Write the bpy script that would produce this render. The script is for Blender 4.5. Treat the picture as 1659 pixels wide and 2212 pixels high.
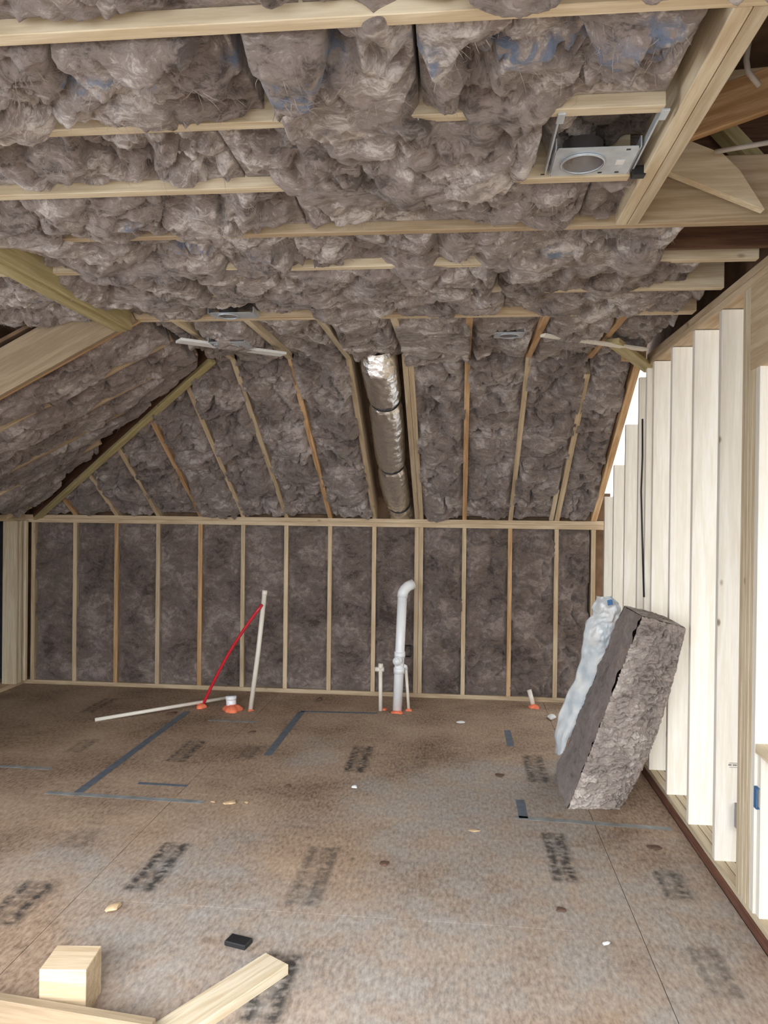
import bpy, bmesh, math, random
import numpy as np
from mathutils import Vector, Matrix
from math import sin, cos, pi

random.seed(4)
for o in list(bpy.data.objects):
    bpy.data.objects.remove(o)
scene = bpy.context.scene
COL = scene.collection

# ------------------------------------------------------------------ camera
F, CAMZ, YAW, PIT, ROL = 1640.17, 1.7118, 0.1009, -0.0060, 0.0111
cy, sy, cp, sp = cos(YAW), sin(YAW), cos(PIT), sin(PIT)
FW = np.array([-sy * cp, cy * cp, sp])
RT = np.array([cy, sy, 0.0])
UP = np.cross(RT, FW)
R2 = RT * cos(ROL) + UP * sin(ROL)
U2 = -RT * sin(ROL) + UP * cos(ROL)
CAM = np.array([0, 0, CAMZ])
cam = bpy.data.cameras.new('camera')
cam.sensor_fit = 'HORIZONTAL'
cam.sensor_width = 36.0
cam.lens = F / 1659 * 36.0
cam.clip_start = 0.05
cobj = bpy.data.objects.new('camera', cam)
m = Matrix.Identity(4)
for i in range(3):
    m[i][0], m[i][1], m[i][2], m[i][3] = R2[i], U2[i], -FW[i], CAM[i]
cobj.matrix_world = m
COL.objects.link(cobj)
scene.camera = cobj


def at(x, y, X=None, Y=None, Z=None):
    """photo pixel -> point on the plane X=, Y= or Z= it is known to lie on"""
    d = FW + R2 * (x - 829.5) / F - U2 * (y - 1106) / F
    t = (X - CAM[0]) / d[0] if X is not None else (Y - CAM[1]) / d[1] if Y is not None else (Z - CAM[2]) / d[2]
    return Vector(CAM + d * t)


# ------------------------------------------------------------------ light
scene.view_settings.view_transform = 'Standard'
scene.view_settings.look = 'None'
scene.view_settings.gamma = 1.0
scene.view_settings.use_curve_mapping = False
scene.view_settings.exposure = 0.27

world = bpy.data.worlds.new('overcast_sky')
scene.world = world
world.use_nodes = True
bg = world.node_tree.nodes['Background']
bg.inputs[0].default_value = (0.93, 0.97, 1.0, 1)
bg.inputs[1].default_value = 3.0


def area(name, loc, target, sx, sy_, power, col=(0.95, 0.975, 1.0), spread=180):
    l = bpy.data.lights.new(name, 'AREA')
    l.shape = 'RECTANGLE'
    l.size, l.size_y, l.energy, l.color = sx, sy_, power, col
    l.spread = math.radians(spread)
    o = bpy.data.objects.new(name, l)
    o.location = loc
    o.rotation_euler = (Vector(target) - Vector(loc)).to_track_quat('-Z', 'Y').to_euler()
    COL.objects.link(o)
    return o


# daylight entering through the front windows, the left dormer and the side room's window
area('front_window_daylight', (-.9, -.82, 1.75), (-.9, 2.6, -1.0), 3.0, 1.5, 112, spread=100)
area('dormer_window_daylight', (-4.25, 1.5, 1.55), (-.5, 1.6, .9), 2.8, 1.5, 66, spread=155)
area('side_room_window_daylight', (2.9, -.82, 1.6), (2.0, 5, -.6), 2.6, 2.2, 54, spread=150)

# ------------------------------------------------------------------ helpers
S = 0.4064
ZC = 2.728          # underside of the ceiling joists
YB, HW = 6.84, 1.61  # knee wall face, its height
YBR = 5.16          # where the flat ceiling meets the back slope
SL = (ZC - HW) / (YB - YBR)
XR = 1.196          # room face of the stud partition
XL = -4.03
J0 = 1.582
X0 = -3.624


def tag(o, label=None, cat=None, group=None, kind=None):
    if label: o['label'] = label
    if cat: o['category'] = cat
    if group: o['group'] = group
    if kind: o['kind'] = kind
    return o


def empty(name, loc=(0, 0, 0), parent=None):
    o = bpy.data.objects.new(name, None)
    o.location = loc
    o.empty_display_size = 0.1
    COL.objects.link(o)
    if parent: o.parent = parent
    return o


def link(name, me, mat, parent=None, smooth=False):
    o = bpy.data.objects.new(name, me)
    COL.objects.link(o)
    if mat is not None: me.materials.append(mat)
    if parent is not None:
        o.parent = parent
        o.matrix_parent_inverse = Matrix.Translation(-Vector(parent.location))
    if smooth: me.polygons.foreach_set('use_smooth', [True] * len(me.polygons))
    return o


def frame(p0, ux, up):
    ux = Vector(ux).normalized()
    up = Vector(up)
    up = (up - ux * up.dot(ux)).normalized()
    vy = up.cross(ux)
    mm = Matrix.Identity(4)
    for i in range(3):
        mm[i][0], mm[i][1], mm[i][2], mm[i][3] = ux[i], vy[i], up[i], p0[i]
    return mm


def board(name, p0, p1, t, h, mat, parent=None, up=(0, 0, 1), off=(0, 0), bev=0.002, cut=None):
    """box lumber: p0->p1 the middle of its lower face (local x), t wide (local y), h high (local z)"""
    p0, p1 = Vector(p0), Vector(p1)
    L = (p1 - p0).length
    bm = bmesh.new()
    r = bmesh.ops.create_cube(bm, size=1)
    for v in bm.verts:
        v.co.x = (v.co.x + .5) * L
        v.co.y = v.co.y * t + off[0]
        v.co.z = (v.co.z + .5) * h + off[1]
        if cut:  # skew the ends: (start, end) shift of the upper edge along the length
            k = (v.co.z - off[1]) / h
            v.co.x += (cut[0] if v.co.x < L / 2 else cut[1]) * k
    if bev: bmesh.ops.bevel(bm, geom=bm.edges[:], offset=bev, segments=1, affect='EDGES')
    me = bpy.data.meshes.new(name)
    bm.to_mesh(me); bm.free()
    o = bpy.data.objects.new(name, me)
    COL.objects.link(o)
    me.materials.append(mat)
    o.matrix_world = frame(p0, p1 - p0, up)
    if parent is not None:
        mw = o.matrix_world.copy()
        o.parent = parent
        o.matrix_parent_inverse = Matrix.Translation(-Vector(parent.location))
        o.matrix_basis = mw
    return o


def tube_mesh(name, pts, rad, seg=14, caps=True, closed_r=None):
    pts = [Vector(p) for p in pts]
    n = len(pts)
    vs, fs = [], []
    prev = None
    for i, p in enumerate(pts):
        d = (pts[min(i + 1, n - 1)] - pts[max(i - 1, 0)]).normalized()
        if prev is None:
            a = Vector((0, 0, 1)) if abs(d.z) < .9 else Vector((1, 0, 0))
            e1 = (a - d * a.dot(d)).normalized()
        else:
            e1 = (prev - d * prev.dot(d)).normalized()
        prev = e1
        e2 = d.cross(e1)
        r = rad[i] if isinstance(rad, (list, tuple)) else rad
        for k in range(seg):
            a = 2 * pi * k / seg
            vs.append(p + (e1 * cos(a) + e2 * sin(a)) * r)
    for i in range(n - 1):
        for k in range(seg):
            k2 = (k + 1) % seg
            fs.append((i * seg + k, i * seg + k2, (i + 1) * seg + k2, (i + 1) * seg + k))
    if caps:
        fs.append(tuple(range(seg))[::-1])
        fs.append(tuple((n - 1) * seg + k for k in range(seg)))
    me = bpy.data.meshes.new(name)
    me.from_pydata(vs, [], fs)
    me.update()
    return me


def tube(name, pts, rad, mat, parent=None, seg=14):
    o = link(name, tube_mesh(name, pts, rad, seg), mat, parent, True)
    return o


# ---- noise (numpy)
def _h(ix, iy, s):
    n = (ix.astype(np.int64) * 374761393 + iy.astype(np.int64) * 668265263 + s * 2147483647 + 1013904223) & 0xFFFFFFFF
    n = ((n ^ (n >> 13)) * 1274126177) & 0xFFFFFFFF
    n = ((n ^ (n >> 16)) * 2246822519) & 0xFFFFFFFF
    return ((n ^ (n >> 15)) & 0xFFFFFF) / float(0x1000000)


def perlin(x, y, s=0):
    ix, iy = np.floor(x), np.floor(y)
    fx, fy = x - ix, y - iy
    u, v = fx * fx * fx * (fx * (fx * 6 - 15) + 10), fy * fy * fy * (fy * (fy * 6 - 15) + 10)

    def g(dx, dy):
        a = _h(ix + dx, iy + dy, s) * 2 * np.pi
        return np.cos(a) * (fx - dx) + np.sin(a) * (fy - dy)
    a = g(0, 0) * (1 - u) + g(1, 0) * u
    b = g(0, 1) * (1 - u) + g(1, 1) * u
    return (a * (1 - v) + b * v) * 1.5


def fbm(x, y, s=0, o=4, gain=.5):
    r, a = 0, 1
    for i in range(o):
        r = r + a * perlin(x, y, s + 17 * i)
        x, y, a = x * 2.03 + 5.2, y * 2.03 + 1.7, a * gain
    return r


def plates(x, y, s=0, tilt=1.0):
    """torn overlapping clumps: each cell its own offset and tilt, sharp borders between"""
    ix, iy = np.floor(x), np.floor(y)
    best = np.full(x.shape, -9.0)
    second = np.full(x.shape, -9.0)
    for dx in (-1, 0, 1):
        for dy in (-1, 0, 1):
            cx, cyy = ix + dx, iy + dy
            px = cx + .5 + (_h(cx, cyy, s) - .5) * .9
            py = cyy + .5 + (_h(cx, cyy, s + 1) - .5) * .9
            a = _h(cx, cyy, s + 2) * 2 * np.pi
            k = tilt * (.3 + .7 * _h(cx, cyy, s + 3))
            ux, uy = x - px, y - py
            hgt = _h(cx, cyy, s + 4) * .6 + k * (np.cos(a) * ux + np.sin(a) * uy) - .95 * (ux * ux + uy * uy)
            second = np.maximum(second, np.minimum(best, hgt))
            best = np.maximum(best, hgt)
    return best, best - second


def sstep(a, b, x):
    t = np.clip((x - a) / (b - a), 0, 1)
    return t * t * (3 - 2 * t)


# ------------------------------------------------------------------ materials
def new_mat(name):
    mt = bpy.data.materials.new(name)
    mt.use_nodes = True
    nt = mt.node_tree
    for n in list(nt.nodes): nt.nodes.remove(n)
    out = nt.nodes.new('ShaderNodeOutputMaterial')
    b = nt.nodes.new('ShaderNodeBsdfPrincipled')
    nt.links.new(b.outputs[0], out.inputs[0])
    return mt, nt, b


def N(nt, t, **kw):
    n = nt.nodes.new(t)
    for k, v in kw.items():
        if k in ('operation', 'blend_type', 'data_type', 'attribute_name', 'noise_dimensions', 'feature', 'wave_type', 'bands_direction', 'distance', 'interpolation_type', 'vector_type'):
            setattr(n, k, v)
        else:
            n.inputs[k].default_value = v
    return n


def ramp(nt, src, stops):
    r = nt.nodes.new('ShaderNodeValToRGB')
    while len(r.color_ramp.elements) < len(stops): r.color_ramp.elements.new(.5)
    for e, (p, c) in zip(r.color_ramp.elements, stops):
        e.position = p
        e.color = (*c, 1) if len(c) == 3 else c
    nt.links.new(src, r.inputs[0])
    return r.outputs[0]


def mixc(nt, fac, a, b, mode='MIX'):
    n = nt.nodes.new('ShaderNodeMix')
    n.data_type = 'RGBA'
    n.blend_type = mode
    for i, v in ((0, fac), (6, a), (7, b)):
        if hasattr(v, 'links'): nt.links.new(v, n.inputs[i])
        elif isinstance(v, (int, float)): n.inputs[i].default_value = v
        else: n.inputs[i].default_value = (*v, 1)
    return n.outputs[2]


def plain(name, col, rough=.6, metal=0., spec=.5, **kw):
    mt, nt, b = new_mat(name)
    tc = N(nt, 'ShaderNodeTexCoord')
    nz = N(nt, 'ShaderNodeTexNoise', Scale=kw.get('scale', 14.), Detail=4.)
    nt.links.new(tc.outputs['Object'], nz.inputs['Vector'])
    v = kw.get('var', .16)
    c = ramp(nt, nz.outputs[0], [(.3, tuple(x * (1 - v) for x in col)), (.7, tuple(min(1, x * (1 + v)) for x in col))])
    nt.links.new(c, b.inputs['Base Color'])
    b.inputs['Roughness'].default_value = rough
    b.inputs['Metallic'].default_value = metal
    b.inputs['Specular IOR Level'].default_value = spec
    return mt


def wood(name, light, dark, knot=(.12, .07, .035), rough=.65, kn=.5):
    mt, nt, b = new_mat(name)
    L = nt.links.new
    tc = N(nt, 'ShaderNodeTexCoord')
    oi = N(nt, 'ShaderNodeObjectInfo')
    off = N(nt, 'ShaderNodeVectorMath', operation='SCALE')
    off.inputs[0].default_value = (13.1, 7.7, 5.3)
    L(oi.outputs['Random'], off.inputs['Scale'])
    add = N(nt, 'ShaderNodeVectorMath', operation='ADD')
    L(tc.outputs['Object'], add.inputs[0]); L(off.outputs[0], add.inputs[1])
    mp = N(nt, 'ShaderNodeMapping')
    mp.inputs['Scale'].default_value = (1.1, 16, 16)
    L(add.outputs[0], mp.inputs[0])
    wob = N(nt, 'ShaderNodeTexNoise', Scale=.9, Detail=2.)
    L(mp.outputs[0], wob.inputs['Vector'])
    wv = N(nt, 'ShaderNodeMath', operation='MULTIPLY_ADD')
    L(wob.outputs[0], wv.inputs[0]); wv.inputs[1].default_value = 26.; wv.inputs[2].default_value = 0.
    sn = N(nt, 'ShaderNodeMath', operation='SINE')
    L(wv.outputs[0], sn.inputs[0])
    fine = N(nt, 'ShaderNodeTexNoise', Scale=9., Detail=5.)
    L(mp.outputs[0], fine.inputs['Vector'])
    mm_ = N(nt, 'ShaderNodeMath', operation='MULTIPLY_ADD')
    L(sn.outputs[0], mm_.inputs[0]); mm_.inputs[1].default_value = .2; L(fine.outputs[0], mm_.inputs[2])
    c = ramp(nt, mm_.outputs[0], [(.2, light), (.75, dark)])
    # knots
    mk = N(nt, 'ShaderNodeMapping')
    mk.inputs['Scale'].default_value = (3.6, 6.5, 6.5)
    L(add.outputs[0], mk.inputs[0])
    vo = N(nt, 'ShaderNodeTexVoronoi', Scale=1.0)
    L(mk.outputs[0], vo.inputs['Vector'])
    kf = ramp(nt, vo.outputs['Distance'], [(.035, (kn,) * 3), (.08, (0, 0, 0))])
    sep = N(nt, 'ShaderNodeSeparateColor'); L(vo.outputs['Color'], sep.inputs[0])
    pick = N(nt, 'ShaderNodeMath', operation='GREATER_THAN'); L(sep.outputs[0], pick.inputs[0]); pick.inputs[1].default_value = .45
    kk = N(nt, 'ShaderNodeMath', operation='MULTIPLY'); L(kf, kk.inputs[0]); L(pick.outputs[0], kk.inputs[1]); kf = kk.outputs[0]
    c = mixc(nt, kf, c, knot)
    # board to board tone
    tone = N(nt, 'ShaderNodeMath', operation='MULTIPLY_ADD')
    L(oi.outputs['Random'], tone.inputs[0]); tone.inputs[1].default_value = .26; tone.inputs[2].default_value = .87
    cc = N(nt, 'ShaderNodeVectorMath', operation='SCALE')
    L(c, cc.inputs[0]); L(tone.outputs[0], cc.inputs['Scale'])
    L(cc.outputs[0], b.inputs['Base Color'])
    b.inputs['Roughness'].default_value = rough
    b.inputs['Specular IOR Level'].default_value = .25
    bp = N(nt, 'ShaderNodeBump', Strength=.15, Distance=.002)
    L(fine.outputs[0], bp.inputs['Height']); L(bp.outputs[0], b.inputs['Normal'])
    return mt


M = {}
M['pine'] = wood('pale_pine', (.68, .60, .45), (.53, .43, .29))
M['pine_white'] = wood('white_spruce', (.84, .82, .77), (.76, .72, .64), kn=.75)
M['pine_warm'] = wood('warm_fir', (.58, .39, .22), (.40, .235, .115))
M['pine_tan'] = wood('tan_pine', (.58, .47, .33), (.44, .33, .21))
M['pine_green'] = wood('greenish_pine', (.52, .45, .25), (.38, .32, .155))
M['pine_dark'] = wood('dark_fir', (.16, .085, .05), (.085, .042, .026))
M['redwood'] = wood('red_brown_plate', (.21, .10, .065), (.13, .058, .04))
M['pine_aged'] = wood('aged_pine', (.37, .29, .195), (.28, .21, .135))
M['sheath'] = plain('roof_sheathing', (.16, .095, .055), .9, var=.3, scale=9)
M['pvc'] = plain('white_pvc', (.80, .83, .86), .35, var=.03)
M['cpvc'] = plain('cream_cpvc', (.74, .70, .62), .4, var=.05)
M['pex'] = plain('red_pex', (.55, .018, .035), .35, var=.08)
M['foam'] = plain('orange_firestop', (.80, .20, .10), .8, var=.2, scale=40)
M['steel'] = plain('galvanised_steel', (.60, .66, .72), .42, metal=.45, var=.12, scale=22)
M['steel_dark'] = plain('dull_steel_can', (.28, .27, .28), .45, metal=.6, var=.15)
M['black'] = plain('black_plastic', (.012, .012, .014), .5, var=.2)
M['bluebox'] = plain('blue_plastic', (.05, .14, .30), .45, var=.15)
M['cable'] = plain('white_cable_sheath', (.50, .47, .44), .5, var=.1)
M['darkvoid'] = plain('unlit_void_black', (.02, .02, .026), .95, var=.3)  # near-black colour painted in for the darkness of the unlit room at left
M['paper'] = plain('white_paper', (.78, .80, .80), .7, var=.05)
M['tape'] = plain('blue_grey_tape', (.115, .14, .175), .55, var=.22, scale=20)
M['tape_pale'] = plain('pale_grey_tape', (.24, .255, .26), .6, var=.35, scale=12)
M['chip'] = plain('wood_chip', (.56, .41, .25), .8, var=.25)
M['chip_dark'] = plain('bark_chip', (.11, .062, .042), .85, var=.3)


def insulation(name, lo, mid, hi, strength=.9):
    mt, nt, b = new_mat(name)
    L = nt.links.new
    tc = N(nt, 'ShaderNodeTexCoord')
    wn = N(nt, 'ShaderNodeTexNoise', Scale=7., Detail=3.)
    L(tc.outputs['Object'], wn.inputs['Vector'])
    wsc = N(nt, 'ShaderNodeVectorMath', operation='SCALE')
    L(wn.outputs['Color'], wsc.inputs[0]); wsc.inputs['Scale'].default_value = .16
    wa = N(nt, 'ShaderNodeVectorMath', operation='ADD')
    L(tc.outputs['Object'], wa.inputs[0]); L(wsc.outputs[0], wa.inputs[1])
    mp = N(nt, 'ShaderNodeMapping')
    mp.inputs['Rotation'].default_value = (.5, .35, .7)
    mp.inputs['Scale'].default_value = (1., 3.2, 2.4)
    L(wa.outputs[0], mp.inputs[0])
    clump = N(nt, 'ShaderNodeTexNoise', Scale=9., Detail=6., Roughness=.62)
    L(mp.outputs[0], clump.inputs['Vector'])
    fib = N(nt, 'ShaderNodeTexNoise', Scale=46., Detail=6., Roughness=.7)
    L(mp.outputs[0], fib.inputs['Vector'])
    big = N(nt, 'ShaderNodeTexNoise', Scale=3.2, Detail=3.)
    L(wa.outputs[0], big.inputs['Vector'])
    a = N(nt, 'ShaderNodeMath', operation='MULTIPLY_ADD')
    L(fib.outputs[0], a.inputs[0]); a.inputs[1].default_value = .5; cs_ = N(nt, 'ShaderNodeMath', operation='MULTIPLY'); L(clump.outputs[0], cs_.inputs[0]); cs_.inputs[1].default_value = .7; L(cs_.outputs[0], a.inputs[2])
    a2 = N(nt, 'ShaderNodeMath', operation='MULTIPLY_ADD')
    L(big.outputs[0], a2.inputs[0]); a2.inputs[1].default_value = .8; L(a.outputs[0], a2.inputs[2])
    sc = N(nt, 'ShaderNodeMath', operation='MULTIPLY')
    L(a2.outputs[0], sc.inputs[0]); sc.inputs[1].default_value = .5
    c = ramp(nt, sc.outputs[0], [(.385, lo), (.49, mid), (.605, hi)])
    c.node.color_ramp.interpolation = 'EASE'
    # printed blue lettering, only where the batt carries it
    at_ = N(nt, 'ShaderNodeAttribute', attribute_name='print')
    pc = N(nt, 'ShaderNodeTexNoise', Scale=38., Detail=2.)
    L(wa.outputs[0], pc.inputs['Vector'])
    pr = ramp(nt, pc.outputs[0], [(.44, (0, 0, 0)), (.56, (1, 1, 1))])
    pm = N(nt, 'ShaderNodeMath', operation='MULTIPLY')
    L(at_.outputs['Fac'], pm.inputs[0]); L(pr, pm.inputs[1])
    pm2 = N(nt, 'ShaderNodeMath', operation='MULTIPLY'); L(pm.outputs[0], pm2.inputs[0]); pm2.inputs[1].default_value = .75; pm = pm2
    c = mixc(nt, pm.outputs[0], c, (.095, .15, .25))
    L(c, b.inputs['Base Color'])
    b.inputs['Roughness'].default_value = 1.
    b.inputs['Specular IOR Level'].default_value = .05
    b.inputs['Sheen Weight'].default_value = .25
    b.inputs['Sheen Roughness'].default_value = .6
    b1 = N(nt, 'ShaderNodeBump', Strength=strength, Distance=.018)
    L(clump.outputs[0], b1.inputs['Height'])
    b2 = N(nt, 'ShaderNodeBump', Strength=strength * .8, Distance=.008)
    L(fib.outputs[0], b2.inputs['Height']); L(b1.outputs[0], b2.inputs['Normal'])
    L(b2.outputs[0], b.inputs['Normal'])
    return mt


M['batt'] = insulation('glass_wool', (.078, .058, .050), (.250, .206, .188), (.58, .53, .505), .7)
M['batt_dark'] = insulation('glass_wool_knee_wall', (.058, .042, .036), (.140, .107, .094), (.27, .222, .203), .5)  # darker, browner wool tones for the knee wall batts
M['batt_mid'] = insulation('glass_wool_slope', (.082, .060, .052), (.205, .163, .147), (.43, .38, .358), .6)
M['fibre'] = plain('loose_glass_fibre', (.31, .262, .242), .9, var=.35, scale=30)
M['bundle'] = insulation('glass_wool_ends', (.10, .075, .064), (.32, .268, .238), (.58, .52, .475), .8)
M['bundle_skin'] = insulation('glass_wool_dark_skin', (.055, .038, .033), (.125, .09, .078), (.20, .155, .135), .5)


def floor_material():
    mt, nt, b = new_mat('subfloor_board')
    L = nt.links.new
    tc = N(nt, 'ShaderNodeTexCoord')
    mp = N(nt, 'ShaderNodeMapping')
    mp.inputs['Scale'].default_value = (2.6, 1., 1.)
    L(tc.outputs['Object'], mp.inputs[0])
    strand = N(nt, 'ShaderNodeTexNoise', Scale=24., Detail=5., Roughness=.65)
    L(mp.outputs[0], strand.inputs['Vector'])
    blot = N(nt, 'ShaderNodeTexNoise', Scale=1.6, Detail=6., Roughness=.6)
    L(tc.outputs['Object'], blot.inputs['Vector'])
    a = N(nt, 'ShaderNodeMath', operation='MULTIPLY_ADD')
    L(blot.outputs[0], a.inputs[0]); a.inputs[1].default_value = .9; L(strand.outputs[0], a.inputs[2])
    sc = N(nt, 'ShaderNodeMath', operation='MULTIPLY')
    L(a.outputs[0], sc.inputs[0]); sc.inputs[1].default_value = .5
    c = ramp(nt, sc.outputs[0], [(.34, (.145, .098, .068)), (.47, (.34, .245, .175)), (.60, (.47, .36, .265))])
    dust = N(nt, 'ShaderNodeAttribute', attribute_name='dust')
    dn = N(nt, 'ShaderNodeTexNoise', Scale=5., Detail=6., Roughness=.7)
    L(tc.outputs['Object'], dn.inputs['Vector'])
    dr = ramp(nt, dn.outputs[0], [(.30, (.15, .15, .15)), (.65, (1, 1, 1))])
    dm = N(nt, 'ShaderNodeMath', operation='MULTIPLY')
    L(dust.outputs['Fac'], dm.inputs[0]); L(dr, dm.inputs[1])
    gcol = ramp(nt, strand.outputs[0], [(.3, (.235, .213, .195)), (.7, (.45, .415, .382))])
    c = mixc(nt, dm.outputs[0], c, gcol)
    st = N(nt, 'ShaderNodeAttribute', attribute_name='print')
    sn = N(nt, 'ShaderNodeTexNoise', Scale=26., Detail=4.)
    L(tc.outputs['Object'], sn.inputs['Vector'])
    sr = ramp(nt, sn.outputs[0], [(.33, (.1, .1, .1)), (.58, (.92, .92, .92))])
    sm = N(nt, 'ShaderNodeMath', operation='MULTIPLY')
    L(st.outputs['Fac'], sm.inputs[0]); L(sr, sm.inputs[1])
    c = mixc(nt, sm.outputs[0], c, (.040, .037, .035))
    L(c, b.inputs['Base Color'])
    b.inputs['Roughness'].default_value = .72
    b.inputs['Specular IOR Level'].default_value = .25
    bp = N(nt, 'ShaderNodeBump', Strength=.25, Distance=.003)
    L(strand.outputs[0], bp.inputs['Height']); L(bp.outputs[0], b.inputs['Normal'])
    return mt


M['floor'] = floor_material()


def foil_material():
    mt, nt, b = new_mat('foil_duct_jacket')
    L = nt.links.new
    tc = N(nt, 'ShaderNodeTexCoord')
    nz = N(nt, 'ShaderNodeTexNoise', Scale=26., Detail=5., Roughness=.65)
    L(tc.outputs['Object'], nz.inputs['Vector'])
    vo = N(nt, 'ShaderNodeTexVoronoi', Scale=22.)
    L(tc.outputs['Object'], vo.inputs['Vector'])
    ad = N(nt, 'ShaderNodeMath', operation='ADD')
    L(nz.outputs[0], ad.inputs[0]); L(vo.outputs['Distance'], ad.inputs[1])
    bp = N(nt, 'ShaderNodeBump', Strength=.55, Distance=.012)
    L(ad.outputs[0], bp.inputs['Height']); L(bp.outputs[0], b.inputs['Normal'])
    b.inputs['Base Color'].default_value = (.92, .93, .94, 1)
    b.inputs['Metallic'].default_value = 1.
    b.inputs['Roughness'].default_value = .24
    return mt


M['foil'] = foil_material()


def film_material():
    mt, nt, b = new_mat('milky_plastic_film')
    L = nt.links.new
    tc = N(nt, 'ShaderNodeTexCoord')
    nz = N(nt, 'ShaderNodeTexNoise', Scale=9., Detail=4.)
    L(tc.outputs['Object'], nz.inputs['Vector'])
    c = ramp(nt, nz.outputs[0], [(.35, (.56, .64, .70)), (.5, (.70, .75, .79)), (.65, (.84, .86, .87))])
    L(c, b.inputs['Base Color'])
    b.inputs['Roughness'].default_value = .28
    b.inputs['Alpha'].default_value = .86
    b.inputs['Transmission Weight'].default_value = .15
    return mt


M['film'] = film_material()

# ------------------------------------------------------------------ floor
floor = tag(empty('floor'), 'brown wood-panel subfloor with dark printed stamps and grey dust', kind='structure')
STAMPS = []   # (x0,y0,x1,y1) floor rectangles of dark print


def stamp(px, w=None):
    q = [at(a, b, Z=0) for a, b in px]
    STAMPS.append((min(v.x for v in q), min(v.y for v in q), max(v.x for v in q), max(v.y for v in q), 1.0))


def stampc(a, b, w, k=1.0):
    p, q = at(*a, Z=0), at(*b, Z=0)
    xm = (p.x + q.x) / 2
    STAMPS.append((xm - w / 2, min(p.y, q.y), xm + w / 2, max(p.y, q.y), k))


stampc((300, 1925), (385, 1822), .15)
stampc((0, 2000), (85, 1905), .17)
stampc((655, 1955), (700, 1830), .15, .7)
stampc((1195, 1800), (1225, 1905), .12)
stampc((1440, 1880), (1470, 1945), .13, .9)
stampc((1515, 2045), (1580, 2160), .12, .6)
stampc((762, 1668), (790, 1612), .15)
stampc((375, 1645), (430, 1600), .14, .9)
stampc((530, 1640), (550, 1610), .12, .6)
stampc((1150, 1632), (1165, 1690), .14, .9)
stampc((905, 1660), (912, 1632), .1, .5)
stampc((555, 2212), (620, 2060), .15)
stampc((150, 1830), (200, 1795), .14, .5)
stampc((190, 1540), (240, 1508), .13, .7)
stampc((150, 1625), (205, 1597), .12, .6)
stampc((150, 2080), (190, 2045), .2, .7)
stampc((110, 2190), (60, 2212), .2, .8)

Xs = [-5.35, -4.05, -1.645, .744, 1.196]
rows0 = [6.98, 5.58, 4.36, 3.14, 1.92, .70, -.52, -.9]
rows1 = rows0
rng = random.Random(2)
for i in range(len(Xs) - 1):
    rows = rows0 if i % 2 == 0 else rows1
    for j in range(len(rows) - 1):
        xa, xb, ya, yb = Xs[i] + .0018, Xs[i + 1] - .0018, rows[j + 1] + .0004, rows[j] - .0004
        nx = max(2, int((xb - xa) / .022)); ny = max(2, int((yb - ya) / .022))
        if yb < .9: nx, ny = 6, 6
        gx, gy = np.meshgrid(np.linspace(xa, xb, nx), np.linspace(ya, yb, ny))
        gx, gy = gx.ravel(), gy.ravel()
        prt = np.zeros(gx.shape)
        for (a, b_, c_, d_, k) in STAMPS:
            e = np.minimum(np.minimum(gx - a, c_ - gx), np.minimum(gy - b_, d_ - gy))
            stripes = .55 + .45 * np.clip(np.sign(np.sin((gx - a) / (c_ - a) * 3 * np.pi + .6)), 0, 1)
            prt = np.maximum(prt, k * sstep(-.012, .012, e) * stripes)
        nzv = fbm(gx * .8, gy * .8, 5, 4)
        dust = sstep(-.15, .55, nzv * .9 + .55 - .55 * ((gx + .05) / 1.5) ** 2 - .16 * np.maximum(0, gy - 3.7) ** 2)
        n = len(gx)
        vs = np.zeros((n * 2, 3))
        vs[:n, 0], vs[:n, 1] = gx, gy
        # top sheet plus skirt down the edges
        rim = list(range(nx)) + [k * nx + nx - 1 for k in range(1, ny)] + [(ny - 1) * nx + k for k in range(nx - 2, -1, -1)] + [k * nx for k in range(ny - 2, 0, -1)]
        top = vs[:n].copy()
        low = top[rim].copy(); low[:, 2] = -.018
        V = np.vstack([top, low])
        fs = []
        for a in range(ny - 1):
            for b_ in range(nx - 1):
                k = a * nx + b_
                fs.append((k, k + 1, k + nx + 1, k + nx))
        R = len(rim)
        for k in range(R):
            k2 = (k + 1) % R
            fs.append((rim[k], n + k, n + k2, rim[k2]))
        me = bpy.data.meshes.new('floor_panel')
        me.from_pydata(V.tolist(), [], fs)
        o = link('floor_panel', me, M['floor'], floor)
        o.location.z = rng.uniform(-.0006, .0006)
        for nm, arr in (('print', prt), ('dust', dust)):
            at_ = me.attributes.new(nm, 'FLOAT', 'POINT')
            at_.data.foreach_set('value', np.concatenate([arr, arr[rim]]).astype(np.float32))
board('subfloor_base', (-5.4, 1.99, -.24), (4.6, 1.99, -.24), 9.98, .215, M['chip_dark'], floor, bev=0)
board('side_room_floor', (2.95, -3, -.024), (2.95, 6.98, -.024), 3.2, .02, M['pine_tan'], floor, bev=0)

# ------------------------------------------------------------------ back knee wall
wb = tag(empty('wall_back'), kind='structure')
TH = .038
board('bottom_plate', (XL - .14, YB + .07, 0), (XR + .1, YB + .07, 0), .14, TH, M['pine_tan'], wb)
board('top_plate', (XL - .14, YB + .07, HW - .075), (XR + .1, YB + .07, HW - .075), .14, TH - .001, M['pine_tan'], wb)
board('top_plate', (XL - .14, YB + .07, HW - .0375), (XR + .1, YB + .07, HW - .0375), .14, TH - .001, M['pine_tan'], wb)
studX = [X0 + k * S for k in range(12)]
bstuds = [(x, TH) for x in studX if abs(x - studX[8]) > .01] + [(studX[8] - .02, TH), (studX[8] + .02, TH), (XL - .01, TH), (1.196 - .03, TH)]
for i, (x, t) in enumerate(bstuds):
    mat = M['pine_warm'] if i in (1, 3, 9) else M['pine_tan']
    board('stud', (x, YB + .07, TH), (x, YB + .07, HW - .075), t, .138, mat, wb, up=(0, 1, 0), off=(0, -.069))
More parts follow.
